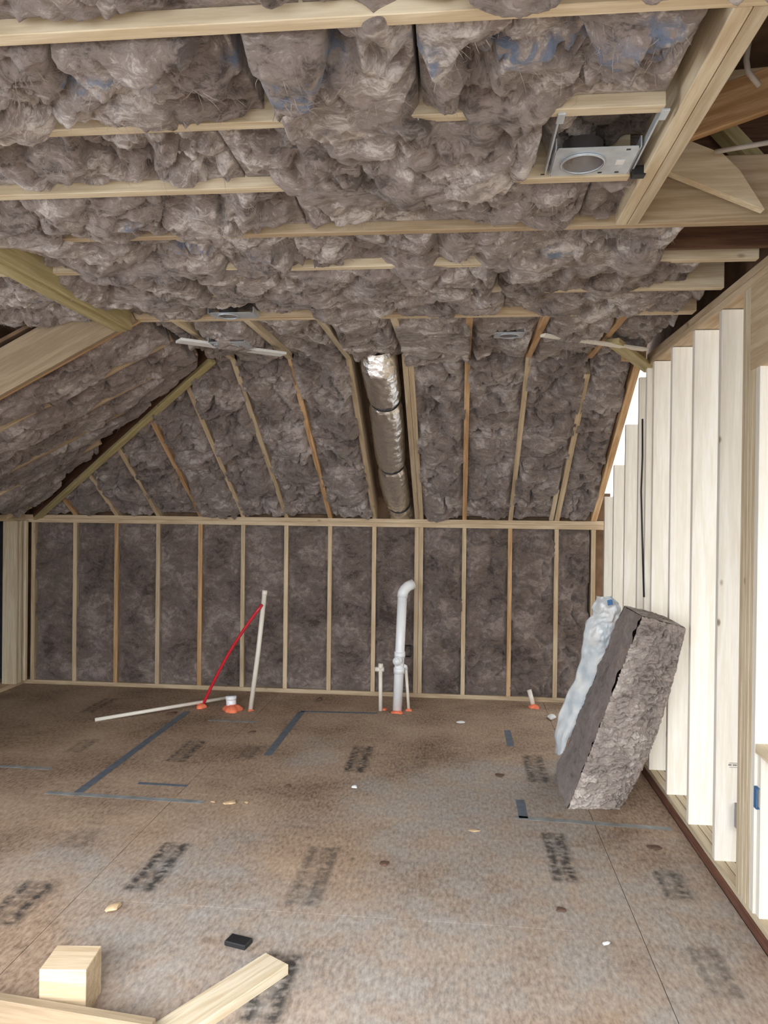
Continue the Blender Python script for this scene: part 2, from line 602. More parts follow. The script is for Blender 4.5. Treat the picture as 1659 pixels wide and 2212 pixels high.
board('wall_sheathing', (XL - .2, YB + .16, 0), (XR + .14, YB + .16, 0), .012, HW + .25, M['sheath'], wb, bev=0)

# ------------------------------------------------------------------ left wall
wl = tag(empty('wall_left'), kind='structure')
XLW = -4.12
board('bottom_plate', (XLW - .07, YB - .005, 0), (XLW - .07, 5.0, 0), .14, TH, M['pine_tan'], wl)
board('top_plate', (XLW - .07, YB - .005, HW - .06), (XLW - .07, 4.1, HW - .06), .14, .058, M['pine_tan'], wl)
for y in (6.80, 6.70, 6.655):
    board('stud', (XLW - .07 + (.045 if y > 6.6 else 0), y, TH), (XLW - .07 + (.045 if y > 6.6 else 0), y, HW - .06), TH, .14, M['pine'], wl, up=(1, 0, 0), off=(0, -.07))
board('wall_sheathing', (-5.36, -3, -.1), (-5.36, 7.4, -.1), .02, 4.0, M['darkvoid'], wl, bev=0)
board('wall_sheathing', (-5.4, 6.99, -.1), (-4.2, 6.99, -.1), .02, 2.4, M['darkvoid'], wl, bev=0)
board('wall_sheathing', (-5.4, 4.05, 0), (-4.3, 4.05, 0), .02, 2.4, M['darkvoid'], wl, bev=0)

# ------------------------------------------------------------------ right stud partition
wr = tag(empty('wall_right'), kind='structure')
XM = XR + .07


def rake(y): return min(ZC - .075, HW + SL * (YB - y) + .0)


board('bottom_plate', (XM, .4, 0), (XM, YB, 0), .14, .05, M['redwood'], wr)
for k in range(3):
    board('sole_strip', (XR + .026 + k * .045, .4, .05), (XR + .026 + k * .045, YB, .05), .041, .030, M['pine'], wr)
SB = .08
for y in (3.69, 4.10, 4.515, 4.93, 5.113, 5.323, 5.736, 6.146, 6.515):
    board('stud', (XM, y, SB), (XM, y, rake(y) - .004), TH, .14, M['pine_white'], wr, up=(1, 0, 0), off=(0, -.07))
for y in (3.225, 3.264, 3.303, 3.342, 3.381):
    board('stud', (XM, y, SB), (XM, y, ZC - .075), TH, .14, M['pine_white' if y < 3.23 else 'pine'], wr, up=(1, 0, 0), off=(0, -.07))
board('cripple_stud', (XM + .01, 3.186, SB), (XM + .01, 3.186, .735), TH, .14, M['pine_white'], wr, up=(1, 0, 0), off=(0, -.07))
for y in (2.8, 2.4, 2.0):
    board('cripple_stud', (XM, y, SB), (XM, y, .735), TH, .14, M['pine_white'], wr, up=(1, 0, 0), off=(0, -.07))
for y in (1.6, 1.2, .8, .42):
    board('stud', (XM, y, SB), (XM, y, ZC - .075), TH, .14, M['pine_white'], wr, up=(1, 0, 0), off=(0, -.07))
board('window_sill_plate', (XM, 1.66, .735), (XM, 3.205, .735), .14, TH, M['pine'], wr)
board('header', (XR + .011, 1.6, 2.30), (XR + .011, 3.295, 2.30), TH, .353, M['pine_tan'], wr, off=(0, 0))
board('header', (XR + .062, 1.6, 2.30), (XR + .062, 3.20, 2.30), TH, .353, M['pine_tan'], wr)
board('top_plate', (XM, .4, ZC - .0745), (XM, 5.10, ZC - .0745), .14, .036, M['pine_tan'], wr)
board('top_plate', (XM, .4, ZC - .037), (XM, 5.10, ZC - .037), .14, .036, M['pine_tan'], wr)
# raking end rafter beside the partition
n_b = Vector((0, SL, 1)).normalized()   # up-normal of the back slope
board('rafter', (XR - .03, 5.05, HW + SL * (YB - 5.05)), (XR - .03, YB, HW), .05, .19, M['pine_warm'], wr, up=n_b)
# ------------------------------------------------------------------ ceiling framing
ce = tag(empty('ceiling'), kind='structure')
JD = .235
for k in range(7):
    y = J0 + k * S
    xr = 1.6 if k in (0, 3) else (.50 if k in (1, 2) else 1.18)
    mat = M['pine'] if k in (0, 1, 2) else M['pine_tan'] if k in (3, 6) else M['pine']
    board('joist', (-3.0, y, ZC), (xr, y, ZC), TH, JD, mat, ce)
board('joist', (-3.0, J0 + 6 * S + .039, ZC), (1.18, J0 + 6 * S + .039, ZC), TH, JD, M['pine'], ce)
for dx in (-.0200, .0200):
    board('doubled_header', (.575 + dx, J0 + .02, ZC - .001), (.575 + dx, J0 + 3 * S - .02, ZC - .001), TH, JD, M['pine'], ce)
board('ceiling_beam', (-1.865, .6, ZC - .07), (-1.865, 4.0, ZC - .07), .066, .2, M['pine_green'], ce)
board('ceiling_beam', (-1.816, .6, ZC - .06), (-1.816, 4.0, ZC - .06), .028, .2, M['pine_green'], ce)
jackX = [X0 + k * S for k in range(5, 12)]
for x in jackX:
    board('joist', (x, J0 + 6 * S + .06, ZC), (x, YBR + .06, ZC), TH, .19, M['pine_warm' if x > 0 else 'pine'], ce)
a, b_ = at(385, 738, Z=ZC - .05), at(612, 768, Z=ZC - .05)
board('furring_strip', a, b_, .10, .016, M['paper'], ce)
a, b_ = at(1172, 727, Z=ZC - .045), at(1395, 758, Z=ZC - .045)
board('furring_strip', a, b_, .045, .016, M['pine_white'], ce)
a, b_ = at(1322, 742, Z=ZC - .035), at(1405, 804, Z=ZC - .10)
board('brace', a, b_, .085, .03, M['pine_green'], ce)
board('blocking', (1.02, 5.0, ZC - .06), (1.17, 5.06, ZC - .06), .038, .2, M['pine_warm'], ce)
# wide board hanging across at the left, under the last joist
yb_ = J0 + 6 * S - .02
a, b_ = Vector((-1.775, yb_, 2.716)), Vector((-3.3, yb_, 2.716 - .5215 * 1.525))
nl = Vector((-.4624, 0, .8867))
board('wide_rafter', a, b_, TH, .235, M['pine_aged'], ce, up=(-.46, 0, .89), cut=(-.0, 0))
board('wide_rafter', a + Vector((.0, .04, .008)), b_ + Vector((0, .04, .008)), TH, .235, M['pine_warm'], ce, up=(-.46, 0, .89))

# ------------------------------------------------------------------ back slope and left slope framing
cs = tag(empty('ceiling_back_slope'), kind='structure')
XE = -1.78
SLL = (ZC - 1.605) / (XE - XL)


def hipx(y):  # plan line of the hip
    return XE + (XL - XE) * (y - YBR) / (YB - YBR)


def zback(y): return HW + SL * (YB - y)


raf = [X0 + k * S for k in range(12)]
for k, x in enumerate(raf):
    y0 = YBR - .03 if x > XE else YBR + (YB - YBR) * (x - XE) / (XL - XE) + .05
    xs = [x] if k != 8 else [x - .02, x + .02]
    if k == 11: y0 = 5.30
    for xx in xs:
        board('rafter', (xx, y0, zback(y0)), (xx, YB + .1, zback(YB + .1)), TH if k != 11 else .042, .235, M['pine_tan' if k % 3 else 'pine_warm'], cs, up=n_b)
board('sister_rafter', (raf[11] - .05, 6.45, zback(6.45)), (raf[11] - .05, YB, zback(YB)), TH, .12, M['pine'], cs, up=n_b)
p0, p1 = Vector((XE + .06, YBR - .06, ZC - .03)), Vector((XL + .02, YB + .01, HW - .055))
hipd = (p1 - p0).normalized()
board('hip_rafter', p0, p1, .06, .30, M['pine_dark'], cs, off=(0, .029))
for s in (-.016, .016):
    board('hip_edge_strip', p0, p1, .03, .028, M['pine_green'], cs, off=(s, 0))
board('roof_sheathing', (-2.05, 4.9, zback(4.9) + .30), (-2.05, 7.3, zback(7.3) + .30), 6.6, .02, M['sheath'], cs, up=n_b, bev=0)

cl = tag(empty('ceiling_left_slope'), kind='structure')
n_l = Vector((-SLL, 0, 1)).normalized()


def zleft(x): return ZC - SLL * (XE - x)


lefty = [4.55, 4.96, 5.37, 5.78, 6.19, 6.56]
for i, y in enumerate(lefty):
    xs_ = XE - .0 if y < YBR else hipx(y) - .24
    board('rafter', (xs_, y, zleft(xs_)), (XL - .1, y, zleft(XL - .1)), TH, .19, M['pine_tan'], cl, up=n_l)
board('roof_sheathing', (-1.5, 5.6, zleft(-1.5) + .27), (-5.3, 5.6, zleft(-5.3) + .27), 3.2, .02, M['sheath'], cl, up=n_l, bev=0)

# roof over the attic and front wall with windows (behind the camera)
rf = tag(empty('ceiling_attic_deck'), kind='structure')
board('attic_side_panel', (1.30, 2.9, ZC + .002), (1.30, 5.7, ZC + .002), .02, .74, M['sheath'], rf, bev=0)
board('attic_side_panel', (1.62, -1.6, ZC - .02), (1.62, 3.0, ZC - .02), .02, .74, M['sheath'], rf, bev=0)
board('side_room_ceiling', (3.1, -1.6, ZC), (3.1, 4.9, ZC), 2.95, .02, M['paper'], rf, bev=0)
board('attic_deck', (-5.4, 1.25, 3.45), (4.6, 1.25, 3.45), 8.5, .02, M['sheath'], rf, bev=0)
board('attic_back_panel', (-5.3, 5.3, 3.0), (1.2, 5.3, 3.0), .02, .5, M['sheath'], rf, bev=0)
wf = tag(empty('wall_front'), kind='structure')
for (xa, xb, za, zb) in ((-5.4, -2.5, 0, 3.45), (.7, 1.5, 0, 3.45), (4.3, 4.6, 0, 3.45), (-2.5, .7, 0, .9), (-2.5, .7, 2.6, 3.45), (1.5, 4.3, 0, .4), (1.5, 4.3, 2.75, 3.45)):
    board('wall_panel', (xa, -.9, za), (xb, -.9, za), .05, zb - za, M['pine_tan'], wf, bev=0)
wx = tag(empty('wall_side_room'), kind='structure')
board('wall_panel', (4.55, -3, 0), (4.55, 7, 0), .05, 3.45, M['pine_tan'], wx, bev=0)
board('wall_panel', (2.6, 7.05, 0), (4.55, 7.05, 0), .05, 3.45, M['pine_tan'], wx, bev=0)

wd = tag(empty('wall_dormer'), kind='structure')
for (ya_, yb_, za, zb) in ((-.9, .05, 0, 3.4), (2.95, 4.0, 0, 3.4), (.05, 2.95, 0, .78), (.05, 2.95, 2.32, 3.4)):
    board('wall_panel', (-4.33, ya_, za), (-4.33, yb_, za), .05, zb - za, M['pine_tan'], wd, bev=0)
for nm, pts_ in (('window_1', ((-4.31, .05, .78), (-4.31, 2.95, .78))), ('window_2', ((-2.5, -.88, .9), (.7, -.88, .9))), ('window_3', ((1.5, -.88, .4), (4.3, -.88, .4)))):
    wn_ = tag(empty(nm), kind='structure')
    a, b_ = Vector(pts_[0]), Vector(pts_[1])
    hh_ = {'window_1': 1.54, 'window_2': 1.7, 'window_3': 2.35}[nm]
    board('window_sill', a, b_, .06, .03, M['pine'], wn_)
    board('window_head', a + Vector((0, 0, hh_ - .03)), b_ + Vector((0, 0, hh_ - .03)), .06, .03, M['pine'], wn_)
    for q in (a, b_):
        board('window_jamb', q, q + Vector((0, 0, hh_)), .06, .05, M['pine'], wn_, up=(b_ - a), off=(0, -.025))

# ------------------------------------------------------------------ attic hatch framing above the doubled header
ha = tag(empty('trim_1'), kind='structure')
ya = 2.62
board('attic_rafter', at(1470, 310, Y=ya), at(1700, 228, Y=ya), TH, .135, M['pine_warm'], ha, up=(0, 0, 1))
yb2 = 2.70
me = bpy.data.meshes.new('attic_gusset')
out = [at(x, y, Y=yb2) for x, y in ((1436, 366), (1480, 300), (1562, 332), (1600, 370), (1652, 452))]
vs = [tuple(p) for p in out] + [(p.x, p.y + .038, p.z) for p in out]
k = len(out)
me.from_pydata(vs, [], [tuple(range(k)), tuple(range(2 * k - 1, k - 1, -1))] + [(i, i + k, (i + 1) % k + k, (i + 1) % k) for i in range(k)])
o = link('attic_gusset', me, M['pine'], ha)
board('attic_brace', at(1530, 268, Y=3.05), at(1690, 440, Y=3.05), .09, .05, M['pine_green'], ha)
board('attic_plate', at(1540, 190, Y=2.95), at(1700, 175, Y=2.95), .04, .05, M['pine_tan'], ha)
board('attic_panel', (.7, 3.12, ZC + .02), (2.2, 3.12, ZC + .02), .02, .7, M['pine_dark'], ha)

# ------------------------------------------------------------------ insulation batts
PRINTS = []  # world points of blue lettering, with radius


def printat(x, y, r, Z=None):
    p = at(x, y, Z=ZC if Z is None else Z)
    PRINTS.append((p.x, p.y, r))


for x, y, r in ((250, 160, .05), (300, 150, .04), (200, 170, .04), (155, 185, .03), (520, 150, .03), (560, 130, .04), (570, 165, .04), (640, 160, .05), (690, 130, .05),
                (920, 108, .03), (1100, 118, .05), (1190, 108, .05), (1290, 105, .04), (1400, 80, .05), (1440, 55, .04), (0, 395, .05), (280, 475, .04), (420, 550, .06), (560, 545, .04), (1200, 545, .05), (70, 625, .05), (640, 330, .02)):
    printat(x, y, r)


def batt_mesh(name, P, nrm_print=None, mat=None):
    """P: (ny,nx,3) grid; sheet closed by a flat back so it has thickness"""
    ny, nx = P.shape[:2]
    me = bpy.data.meshes.new(name)
    V = P.reshape(-1, 3)
    a = np.arange(ny * nx).reshape(ny, nx)
    q = np.stack([a[:-1, :-1], a[:-1, 1:], a[1:, 1:], a[1:, :-1]], -1).reshape(-1, 4)
    me.vertices.add(len(V)); me.vertices.foreach_set('co', V.astype(np.float32).ravel())
    me.loops.add(q.size); me.loops.foreach_set('vertex_index', q.astype(np.int32).ravel())
    me.polygons.add(len(q)); me.polygons.foreach_set('loop_start', np.arange(0, q.size, 4, dtype=np.int32))
    me.polygons.foreach_set('use_smooth', np.ones(len(q), dtype=bool))
    me.update()
    return me


def lumps(u, v, seed, amp, scale=1.0, aniso=1.0, pl=1.0):
    """height field of torn glass wool, in metres"""
    wu = u + .07 * fbm(u * 5, v * 5, seed + 50, 3)
    wv = v + .07 * fbm(u * 5 + 9, v * 5 + 4, seed + 60, 3)
    p1, g1 = plates(wu * 3.4 * scale / aniso, wv * 3.4 * scale, seed, 1.25)
    p2, g2 = plates(wu * 8.5 * scale / aniso, wv * 8.5 * scale, seed + 100, 1.2)
    h = pl * (.095 * (p1 - .3) - .048 * np.exp(-g1 * 26)) + pl * (.032 * (p2 - .35) - .020 * np.exp(-g2 * 20))
    h += .026 * fbm(wu * 3.1 * scale, wv * 3.1 * scale, seed + 200, 3)
    h += .006 * (1 - 2 * np.abs(fbm(wu * 20, wv * 20, seed + 300, 2)))
    h += .003 * fbm(wu * 60, wv * 60, seed + 400, 2)
    # scattered hollows
    pit = fbm(wu * 6.5, wv * 8.5, seed + 600, 2)
    h -= .075 * sstep(.38, .58, pit)
    return h * amp


def wisps(parent, P, seed, n, ok):
    """loose fibre tufts standing off a batt: one mesh of thin ribbons"""
    if n < 4: return
    r = np.random.default_rng(seed)
    ny, nx = P.shape[:2]
    iy, ix = r.integers(max(3, ny // 7), ny - max(4, ny // 7), n), r.integers(3, nx - 4, n)
    keep = ok[iy, ix]; iy, ix = iy[keep], ix[keep]; n = len(iy)
    if n < 4: return
    p = P[iy, ix]
    tu, tv = P[iy, ix + 2] - P[iy, ix - 2], P[iy + 2, ix] - P[iy - 2, ix]
    nn = np.cross(tu, tv); nn /= np.linalg.norm(nn, axis=1, keepdims=True) + 1e-9
    mid = P[ny // 2, nx // 2]
    sgn = np.sign(((CAM - p) * nn).sum(1, keepdims=True)); nn = nn * sgn
    a = r.normal(.9, .8, (n, 1))
    tu /= np.linalg.norm(tu, axis=1, keepdims=True) + 1e-9; tv /= np.linalg.norm(tv, axis=1, keepdims=True) + 1e-9
    d = tu * np.cos(a) + tv * np.sin(a)
    L = r.uniform(.015, .055, (n, 1)); w = r.uniform(.0003, .0008, (n, 1))
    side = np.cross(d, nn)
    rows = []
    for t, lift, ww in ((0., -.002, 1.), (.35, .22, .9), (.7, .34, .6), (1., .30, .12)):
        c = p + d * L * t + nn * (L * lift * r.uniform(.3, 1.3, (n, 1)) + .001)
        c[:, 2] -= L[:, 0] * .12 * t * t
        rows += [c - side * w * ww, c + side * w * ww]
    V = np.stack(rows, 1).reshape(-1, 3)
    b = (np.arange(n) * 8)[:, None]
    q = np.concatenate([b + np.array([[k, k + 1, k + 3, k + 2]]) for k in (0, 2, 4)], 0)
    me = bpy.data.meshes.new('loose_fibres')
    me.vertices.add(len(V)); me.vertices.foreach_set('co', V.astype(np.float32).ravel())
    me.loops.add(q.size); me.loops.foreach_set('vertex_index', q.astype(np.int32).ravel())
    me.polygons.add(len(q)); me.polygons.foreach_set('loop_start', np.arange(0, q.size, 4, dtype=np.int32))
    me.update()
    f = link('loose_fibres', me, M['fibre'], parent)
    f['kind'] = 'stuff'


def make_batt(uv2w, ulen, vlen, seed, label, group, amp=1., base=0., res=.0085, depth=.11, over=None, edge=.05, back=-.04, scale=1., aniso=1.3, pl=1., hfun=None, prints=False, endtuck=(1, 1), trim=None, mat='batt', wisp=1500):
    """uv2w(u,v,h)->world; u along the bay 0..ulen, v across 0..vlen; h towards the room"""
    nu, nv = max(8, int(ulen / res)), max(8, int(vlen / res))
    # extra rows at both rims drop back into the bay to give the batt thickness
    us = np.linspace(0, ulen, nu); vs_ = np.linspace(0, vlen, nv)
    U, Vv = np.meshgrid(us, vs_)
    h = base + lumps(U + seed * 3.17, Vv + seed * 1.31, seed, amp, scale, aniso, pl)
    if hfun is not None: h = h + hfun(U, Vv)
    wob = .5 + .5 * np.clip(fbm(U * 9, Vv * 0 + seed, seed + 7, 3), -1, 1)
    wob2 = .5 + .5 * np.clip(fbm(U * 9 + 40, Vv * 0 + seed, seed + 8, 3), -1, 1)
    c = np.zeros_like(U) if over is None else over(U, Vv)
    e = np.minimum(Vv - .014 * wob * (1 - c), vlen - Vv - .014 * wob2 * (1 - c))
    t = sstep(-.002, edge, e)
    t = np.maximum(t, np.where(c > 0, c, 0))
    hh = back + (h - back) * t
    hh = np.where(c > .02, hh * (1 - c) + c * (np.maximum(h, -.01) * .7 + .028), hh)
    # ends of the batt
    eu = np.where(U < ulen / 2, np.where(endtuck[0], U, 9), np.where(endtuck[1], ulen - U, 9))
    te = sstep(-.005, .05, eu + .02 * fbm(Vv * 14, U * 2, seed + 9, 2))
    hh = back + (hh - back) * te
    # sideways drift: gives overhanging folds
    dU = .014 * amp * fbm(U * 11, Vv * 11, seed + 500, 3)
    dV = .014 * amp * fbm(U * 11 + 30, Vv * 11, seed + 510, 3)
    vin = np.clip(Vv + dV * t, 0 - .03 * (c > .3), vlen + .03 * (c > .3))
    if over is not None:
        # where the batt spills over the framing it reaches past the bay edge
        vin = vin + c * .03 * np.sign(Vv - vlen / 2) * sstep(.06, 0, np.minimum(Vv, vlen - Vv))
    P = uv2w(U + dU * te, vin, hh)
    # thickness: rim loops pushed back
    Pb = uv2w(U, np.clip(Vv, 0, vlen), np.full_like(U, -depth))
    P = np.concatenate([Pb[:1], P, Pb[-1:]], 0)
    left = np.concatenate([Pb[:1, :1], Pb[:, :1], Pb[-1:, :1]], 0)
    right = np.concatenate([Pb[:1, -1:], Pb[:, -1:], Pb[-1:, -1:]], 0)
    P = np.concatenate([left, P, right], 1)
    me = batt_mesh('insulation_batt', P)
    if prints:
        X, Y = P[..., 0], P[..., 1]
        pv = np.zeros(X.shape)
        for (a, b, r) in PRINTS:
            d2 = ((X - a) / (r * 1.5)) ** 2 + ((Y - b) / (r * .55)) ** 2
            pv = np.maximum(pv, np.exp(-d2 ** 2))
        at_ = me.attributes.new('print', 'FLOAT', 'POINT')
        at_.data.foreach_set('value', pv.astype(np.float32).ravel())
    if trim is not None: me = trim(me)
    o = link('insulation_batt', me, M[mat])
    ok = np.zeros(P.shape[:2], bool); ok[1:-1, 1:-1] = (t * te > .97) & (c < .02)
    wisps(o, P, seed, int(wisp * ulen * vlen), ok)
    tag(o, label, 'insulation', group)
    return o


FOLDS = []
for hgt, poly in ((.050, ((0, 110), (450, 85), (320, 140), (200, 215), (90, 275), (-60, 285), (-60, 110))),
                  (.070, ((465, 78), (720, 95), (705, 150), (640, 200), (572, 238), (520, 195), (492, 150))),
                  (.030, ((745, 105), (990, 95), (1000, 230), (930, 300), (720, 290), (650, 245))),
                  (.035, ((1010, 125), (1400, 60), (1380, 150), (1250, 235), (1030, 238))),
                  (.032, ((-60, 305), (300, 300), (310, 332), (150, 395), (-60, 420))),
                  (.030, ((322, 330), (460, 320), (600, 330), (640, 350), (560, 392), (335, 400))),
                  (.040, ((640, 320), (800, 300), (1170, 290), (1170, 365), (1000, 398), (770, 388))),
                  (.030, ((510, 425), (612, 420), (640, 478), (520, 490))), (.030, ((690, 430), (900, 420), (1150, 430), (1090, 480), (720, 478))),
                  (.030, ((250, 560), (600, 535), (640, 565), (430, 590))), (.035, ((1040, 520), (1300, 515), (1230, 590), (1050, 590)))):
    FOLDS.append((hgt, [(at(x, y, Z=ZC).x, at(x, y, Z=ZC).y) for x, y in poly]))
PITS = [(at(x, y, Z=ZC).x, at(x, y, Z=ZC).y, r) for x, y, r in ((480, 450, .05), (630, 440, .05), (295, 495, .05), (440, 130, .05), (566, 214, .03), (735, 112, .04), (310, 322, .03), (1015, 150, .05), (1355, 190, .06), (1440, 160, .06), (1400, 215, .05),
        (655, 528, .05), (745, 607, .05), (1270, 600, .06), (1045, 548, .05), (1332, 535, .04), (810, 380, .02), (580, 640, .05), (1350, 450, .07))] + [(-1.25, 3.90, .11), (-1.12, 3.90, .09)]


def poly_d(X, Y, P):
    """signed distance to polygon, positive inside"""
    ins = np.zeros(X.shape, bool)
    dm = np.full(X.shape, 9.)
    n = len(P)
    for i in range(n):
        (x1, y1), (x2, y2) = P[i], P[(i + 1) % n]
        dx, dy = x2 - x1, y2 - y1
        t = np.clip(((X - x1) * dx + (Y - y1) * dy) / (dx * dx + dy * dy + 1e-12), 0, 1)
        dm = np.minimum(dm, np.hypot(X - x1 - t * dx, Y - y1 - t * dy))
        cr = (y1 > Y) != (y2 > Y)
        ins ^= cr & (X < (x2 - x1) * (Y - y1) / (y2 - y1 + 1e-12) + x1)
    return np.where(ins, dm, -dm)


def ceiling_form(X, Y):
    h = np.zeros(X.shape)
    w = .012 * fbm(X * 12, Y * 12, 77, 2)
    for hg, P in FOLDS:
        hg = hg * .75
        d = poly_d(X, Y, P) + w
        h += hg * sstep(0, .016, d) * (.35 + .65 * np.exp(-np.maximum(d, 0) / .10)) - .012 * np.exp(-((d + .012) / .012) ** 2)
    for (a, b, r) in PITS:
        h -= .075 * np.exp(-(((X - a) / r) ** 2 + ((Y - b) / r) ** 2) ** 1.5)
    return h


# ---- flat ceiling: cover intervals per joist (photo x where the wool hides the joist)
def xcov(j, x0, x1):
    y = J0 + j * S
    def X(px):
        d = FW + R2 * (px - 829.5) / F
        # point of the joist line at that column
        best = min((abs((CAM[0] + 0) - 0), 0),)
        lo, hi = -4., 3.
        for _ in range(40):
            mid = (lo + hi) / 2
            v = np.array([mid, y, ZC]) - CAM
            q = 829.5 + F * (v @ R2) / (v @ FW)
            if q < px: lo = mid
            else: hi = mid
        return lo
    return (X(x0), X(x1))


COVER = {0: [xcov(0, 795, 835)], 1: [xcov(1, 605, 935), xcov(1, 1010, 1200)], 2: [xcov(2, 625, 1115)], 3: [xcov(3, -60, 150)],
         4: [xcov(4, 175, 590), xcov(4, 840, 950), xcov(4, 1025, 1455)], 5: [xcov(5, 170, 880), xcov(5, 1020, 1165), xcov(5, 1275, 1345)], 6: [xcov(6, 1255, 1365)]}


def cover_mask(j, X, seed):
    c = np.zeros_like(X)
    for (a, b) in COVER.get(j, []):
        n = .05 * fbm(X * 8, X * 0 + j, 900 + seed, 2)
        c = np.maximum(c, sstep(-.04, .04, np.minimum(X - a, b - X) + n))
    return c


bayname = {0: 'two ceiling bays before the big light housing', 1: 'ceiling bay before the big light housing',
           2: 'ceiling bay holding the big light housing', 3: 'ceiling bay behind the big light housing',
           4: 'second ceiling bay behind the big light', 5: 'third ceiling bay behind the big light', 6: 'last cross bay before the back slope'}
pieces = {0: [(-2.4, -.35), (-.34, .46), (.47, 1.2)], 1: [(-2.6, -.53), (-.50, -.12), (-.11, .50)], 2: [(-2.7, -.70), (-.69, .21)], 3: [(-2.8, -.58), (-.57, .40), (.41, .55)],
          4: [(-2.9, -1.0), (-1.0, -.1), (-.1, .80)], 5: [(-2.9, -1.2), (-1.2, .15), (.16, 1.0)], 6: [(-2.9, -1.05), (-1.04, .2), (.21, 1.12)]}
pname = {0: 'left-slope end', 1: 'middle piece', 2: 'partition end'}
for b in range(7):
    ya_ = J0 + (b - 1) * S + TH / 2
    w = S - TH
    for pi_, (xa, xb) in enumerate(pieces[b]):
        seed = 11 + b * 7 + pi_ * 3

        def uvw(u, v, h, xa=xa, ya_=ya_):
            return np.stack([xa + u, ya_ + v, ZC - h], -1)

        def over(u, v, xa=xa, b=b, w=w, seed=seed):
            X = xa + u
            c0 = cover_mask(b - 1, X, seed) if b > 0 else np.zeros_like(X)
            c1 = cover_mask(b, X, seed)
            return c0 * sstep(.16, .0, v) + c1 * sstep(w - .16, w, v)
        make_batt(uvw, xb - xa, w, seed, 'glass wool batt, %s, %s' % (pname[pi_] if len(pieces[b]) > 2 else ('left-slope half', 'partition half')[pi_], bayname[b]),
                  'batts between the flat ceiling joists', amp=1.0, base=.0, over=over, hfun=lambda u, v, xa=xa, ya_=ya_: ceiling_form(xa + u, ya_ + v), prints=True, depth=.14, edge=.034, back=-.035, wisp=0 if b == 0 else 1500)
# recessed wool above the light housing
make_batt(lambda u, v, h: np.stack([.22 + u, J0 + S + .02 + v, ZC + .085 - h], -1), .33, S - TH, 77, 'crumpled glass wool tucked above the big light housing', 'batts between the flat ceiling joists', amp=1.4, depth=.08, edge=.02)
# ---- flat ceiling strip in front of the back slope, bays running front to back
edges = [XE + .02] + jackX + [XR - .03]
for i in range(len(edges) - 1):
    xa, xb = edges[i] + TH / 2, edges[i + 1] - TH / 2
    if xb - xa < .1: continue
    y0 = J0 + 6 * S + .065
    def uvw(u, v, h, xa=xa, y0=y0): return np.stack([xa + v, y0 + u, ZC - h], -1)
    ov = (lambda u, v: np.ones_like(u) * 0.9 * sstep(.08, .2, u)) if i in (4,) else None
    make_batt(uvw, YBR - y0 + .02, xb - xa, 140 + i * 5, 'short wool batt, %s of flat strip above back slope' % ('first bay by the left slope', 'second bay from the left slope', 'third bay from the left slope', 'bay above the foil duct', 'first bay past the duct', 'bay with the small can light', 'bay beside the white furring strip', 'narrow bay against the partition')[i],
              'batts in the flat strip above the back slope', amp=.9, base=.004, over=ov, depth=.14, edge=.03)

# ---- back slope
def spill(seed, w, k):
    def f(u, v):
        a = sstep(.02, .22, fbm(u * 3.3, u * 0 + 3.3, seed + 31, 3)) * sstep(.07, 0, v)
        b = sstep(.02, .22, fbm(u * 3.3, u * 0 + 8.8, seed + 32, 3)) * sstep(.07, 0, w - v)
        return k * np.maximum(a, b)
    return f


slope_len = math.hypot(YB - YBR, ZC - HW)
sy_, sz_ = (YB - YBR) / slope_len, -(ZC - HW) / slope_len
nb = np.array([0, -SL, -1.]) / math.hypot(SL, 1)
redge = [XL] + raf + [XR - .05]
for i in range(len(redge) - 1):
    xa, xb = redge[i] + TH / 2, redge[i + 1] - TH / 2
    if i == 8: xb -= .02
    if i == 9: xa += .02
    if i == 8: continue  # the foil duct runs in this bay
    xm = (xa + xb) / 2
    # hip cuts the bays at the left
    s0 = 0.
    if xb < XE: s0 = max(0, (xm - XE) / (XL - XE)) * slope_len - .08
    segs = [(max(0, s0), slope_len)]
    if slope_len - s0 > 1.2:
        br = s0 + (slope_len - s0) * (.45 + .12 * ((i * 7) % 3 - 1))
        segs = [(max(0, s0), br), (br + .004, slope_len)]
    if i < 9:
        d = 8 - i
        side = '%s bay from the foil duct towards the hip rafter' % ['', 'first', 'second', 'third', 'fourth', 'fifth', 'sixth', 'seventh', 'eighth', 'ninth'][d]
    else:
        side = '%s bay from the foil duct towards the stud partition' % ['', 'first', 'second', 'third', 'fourth'][i - 8]
    for q, (sa, sb) in enumerate(segs):
        def uvw(u, v, h, sa=sa, xa=xa, s0=s0, hip=(q == 0 and xa < XE), sb=sb):
            s = sa + u
            if hip:
                sv = np.maximum(0, (xa + v - XE) / (XL - XE) * slope_len)
                s = sv + u * (sb - sv) / (sb - sa)
            return np.stack([xa + v, YBR + s * sy_ + h * nb[1], ZC + s * sz_ + h * nb[2]], -1)
        bulge = (lambda u, v: .03 * sstep(.5, .0, u)) if q == 0 and i in (6, 7, 9, 10, 11) else None
        part = '' if len(segs) == 1 else ('upper ', 'lower ')[q]
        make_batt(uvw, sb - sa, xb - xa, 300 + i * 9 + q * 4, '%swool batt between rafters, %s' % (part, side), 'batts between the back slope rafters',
                  amp=1.0, base=.018, res=.0095, depth=.13, edge=.040, hfun=bulge, over=spill(300 + i * 9 + q * 4, xb - xa, .36), scale=1.0, aniso=1.6, endtuck=(q == 1, 1), mat='batt_mid')

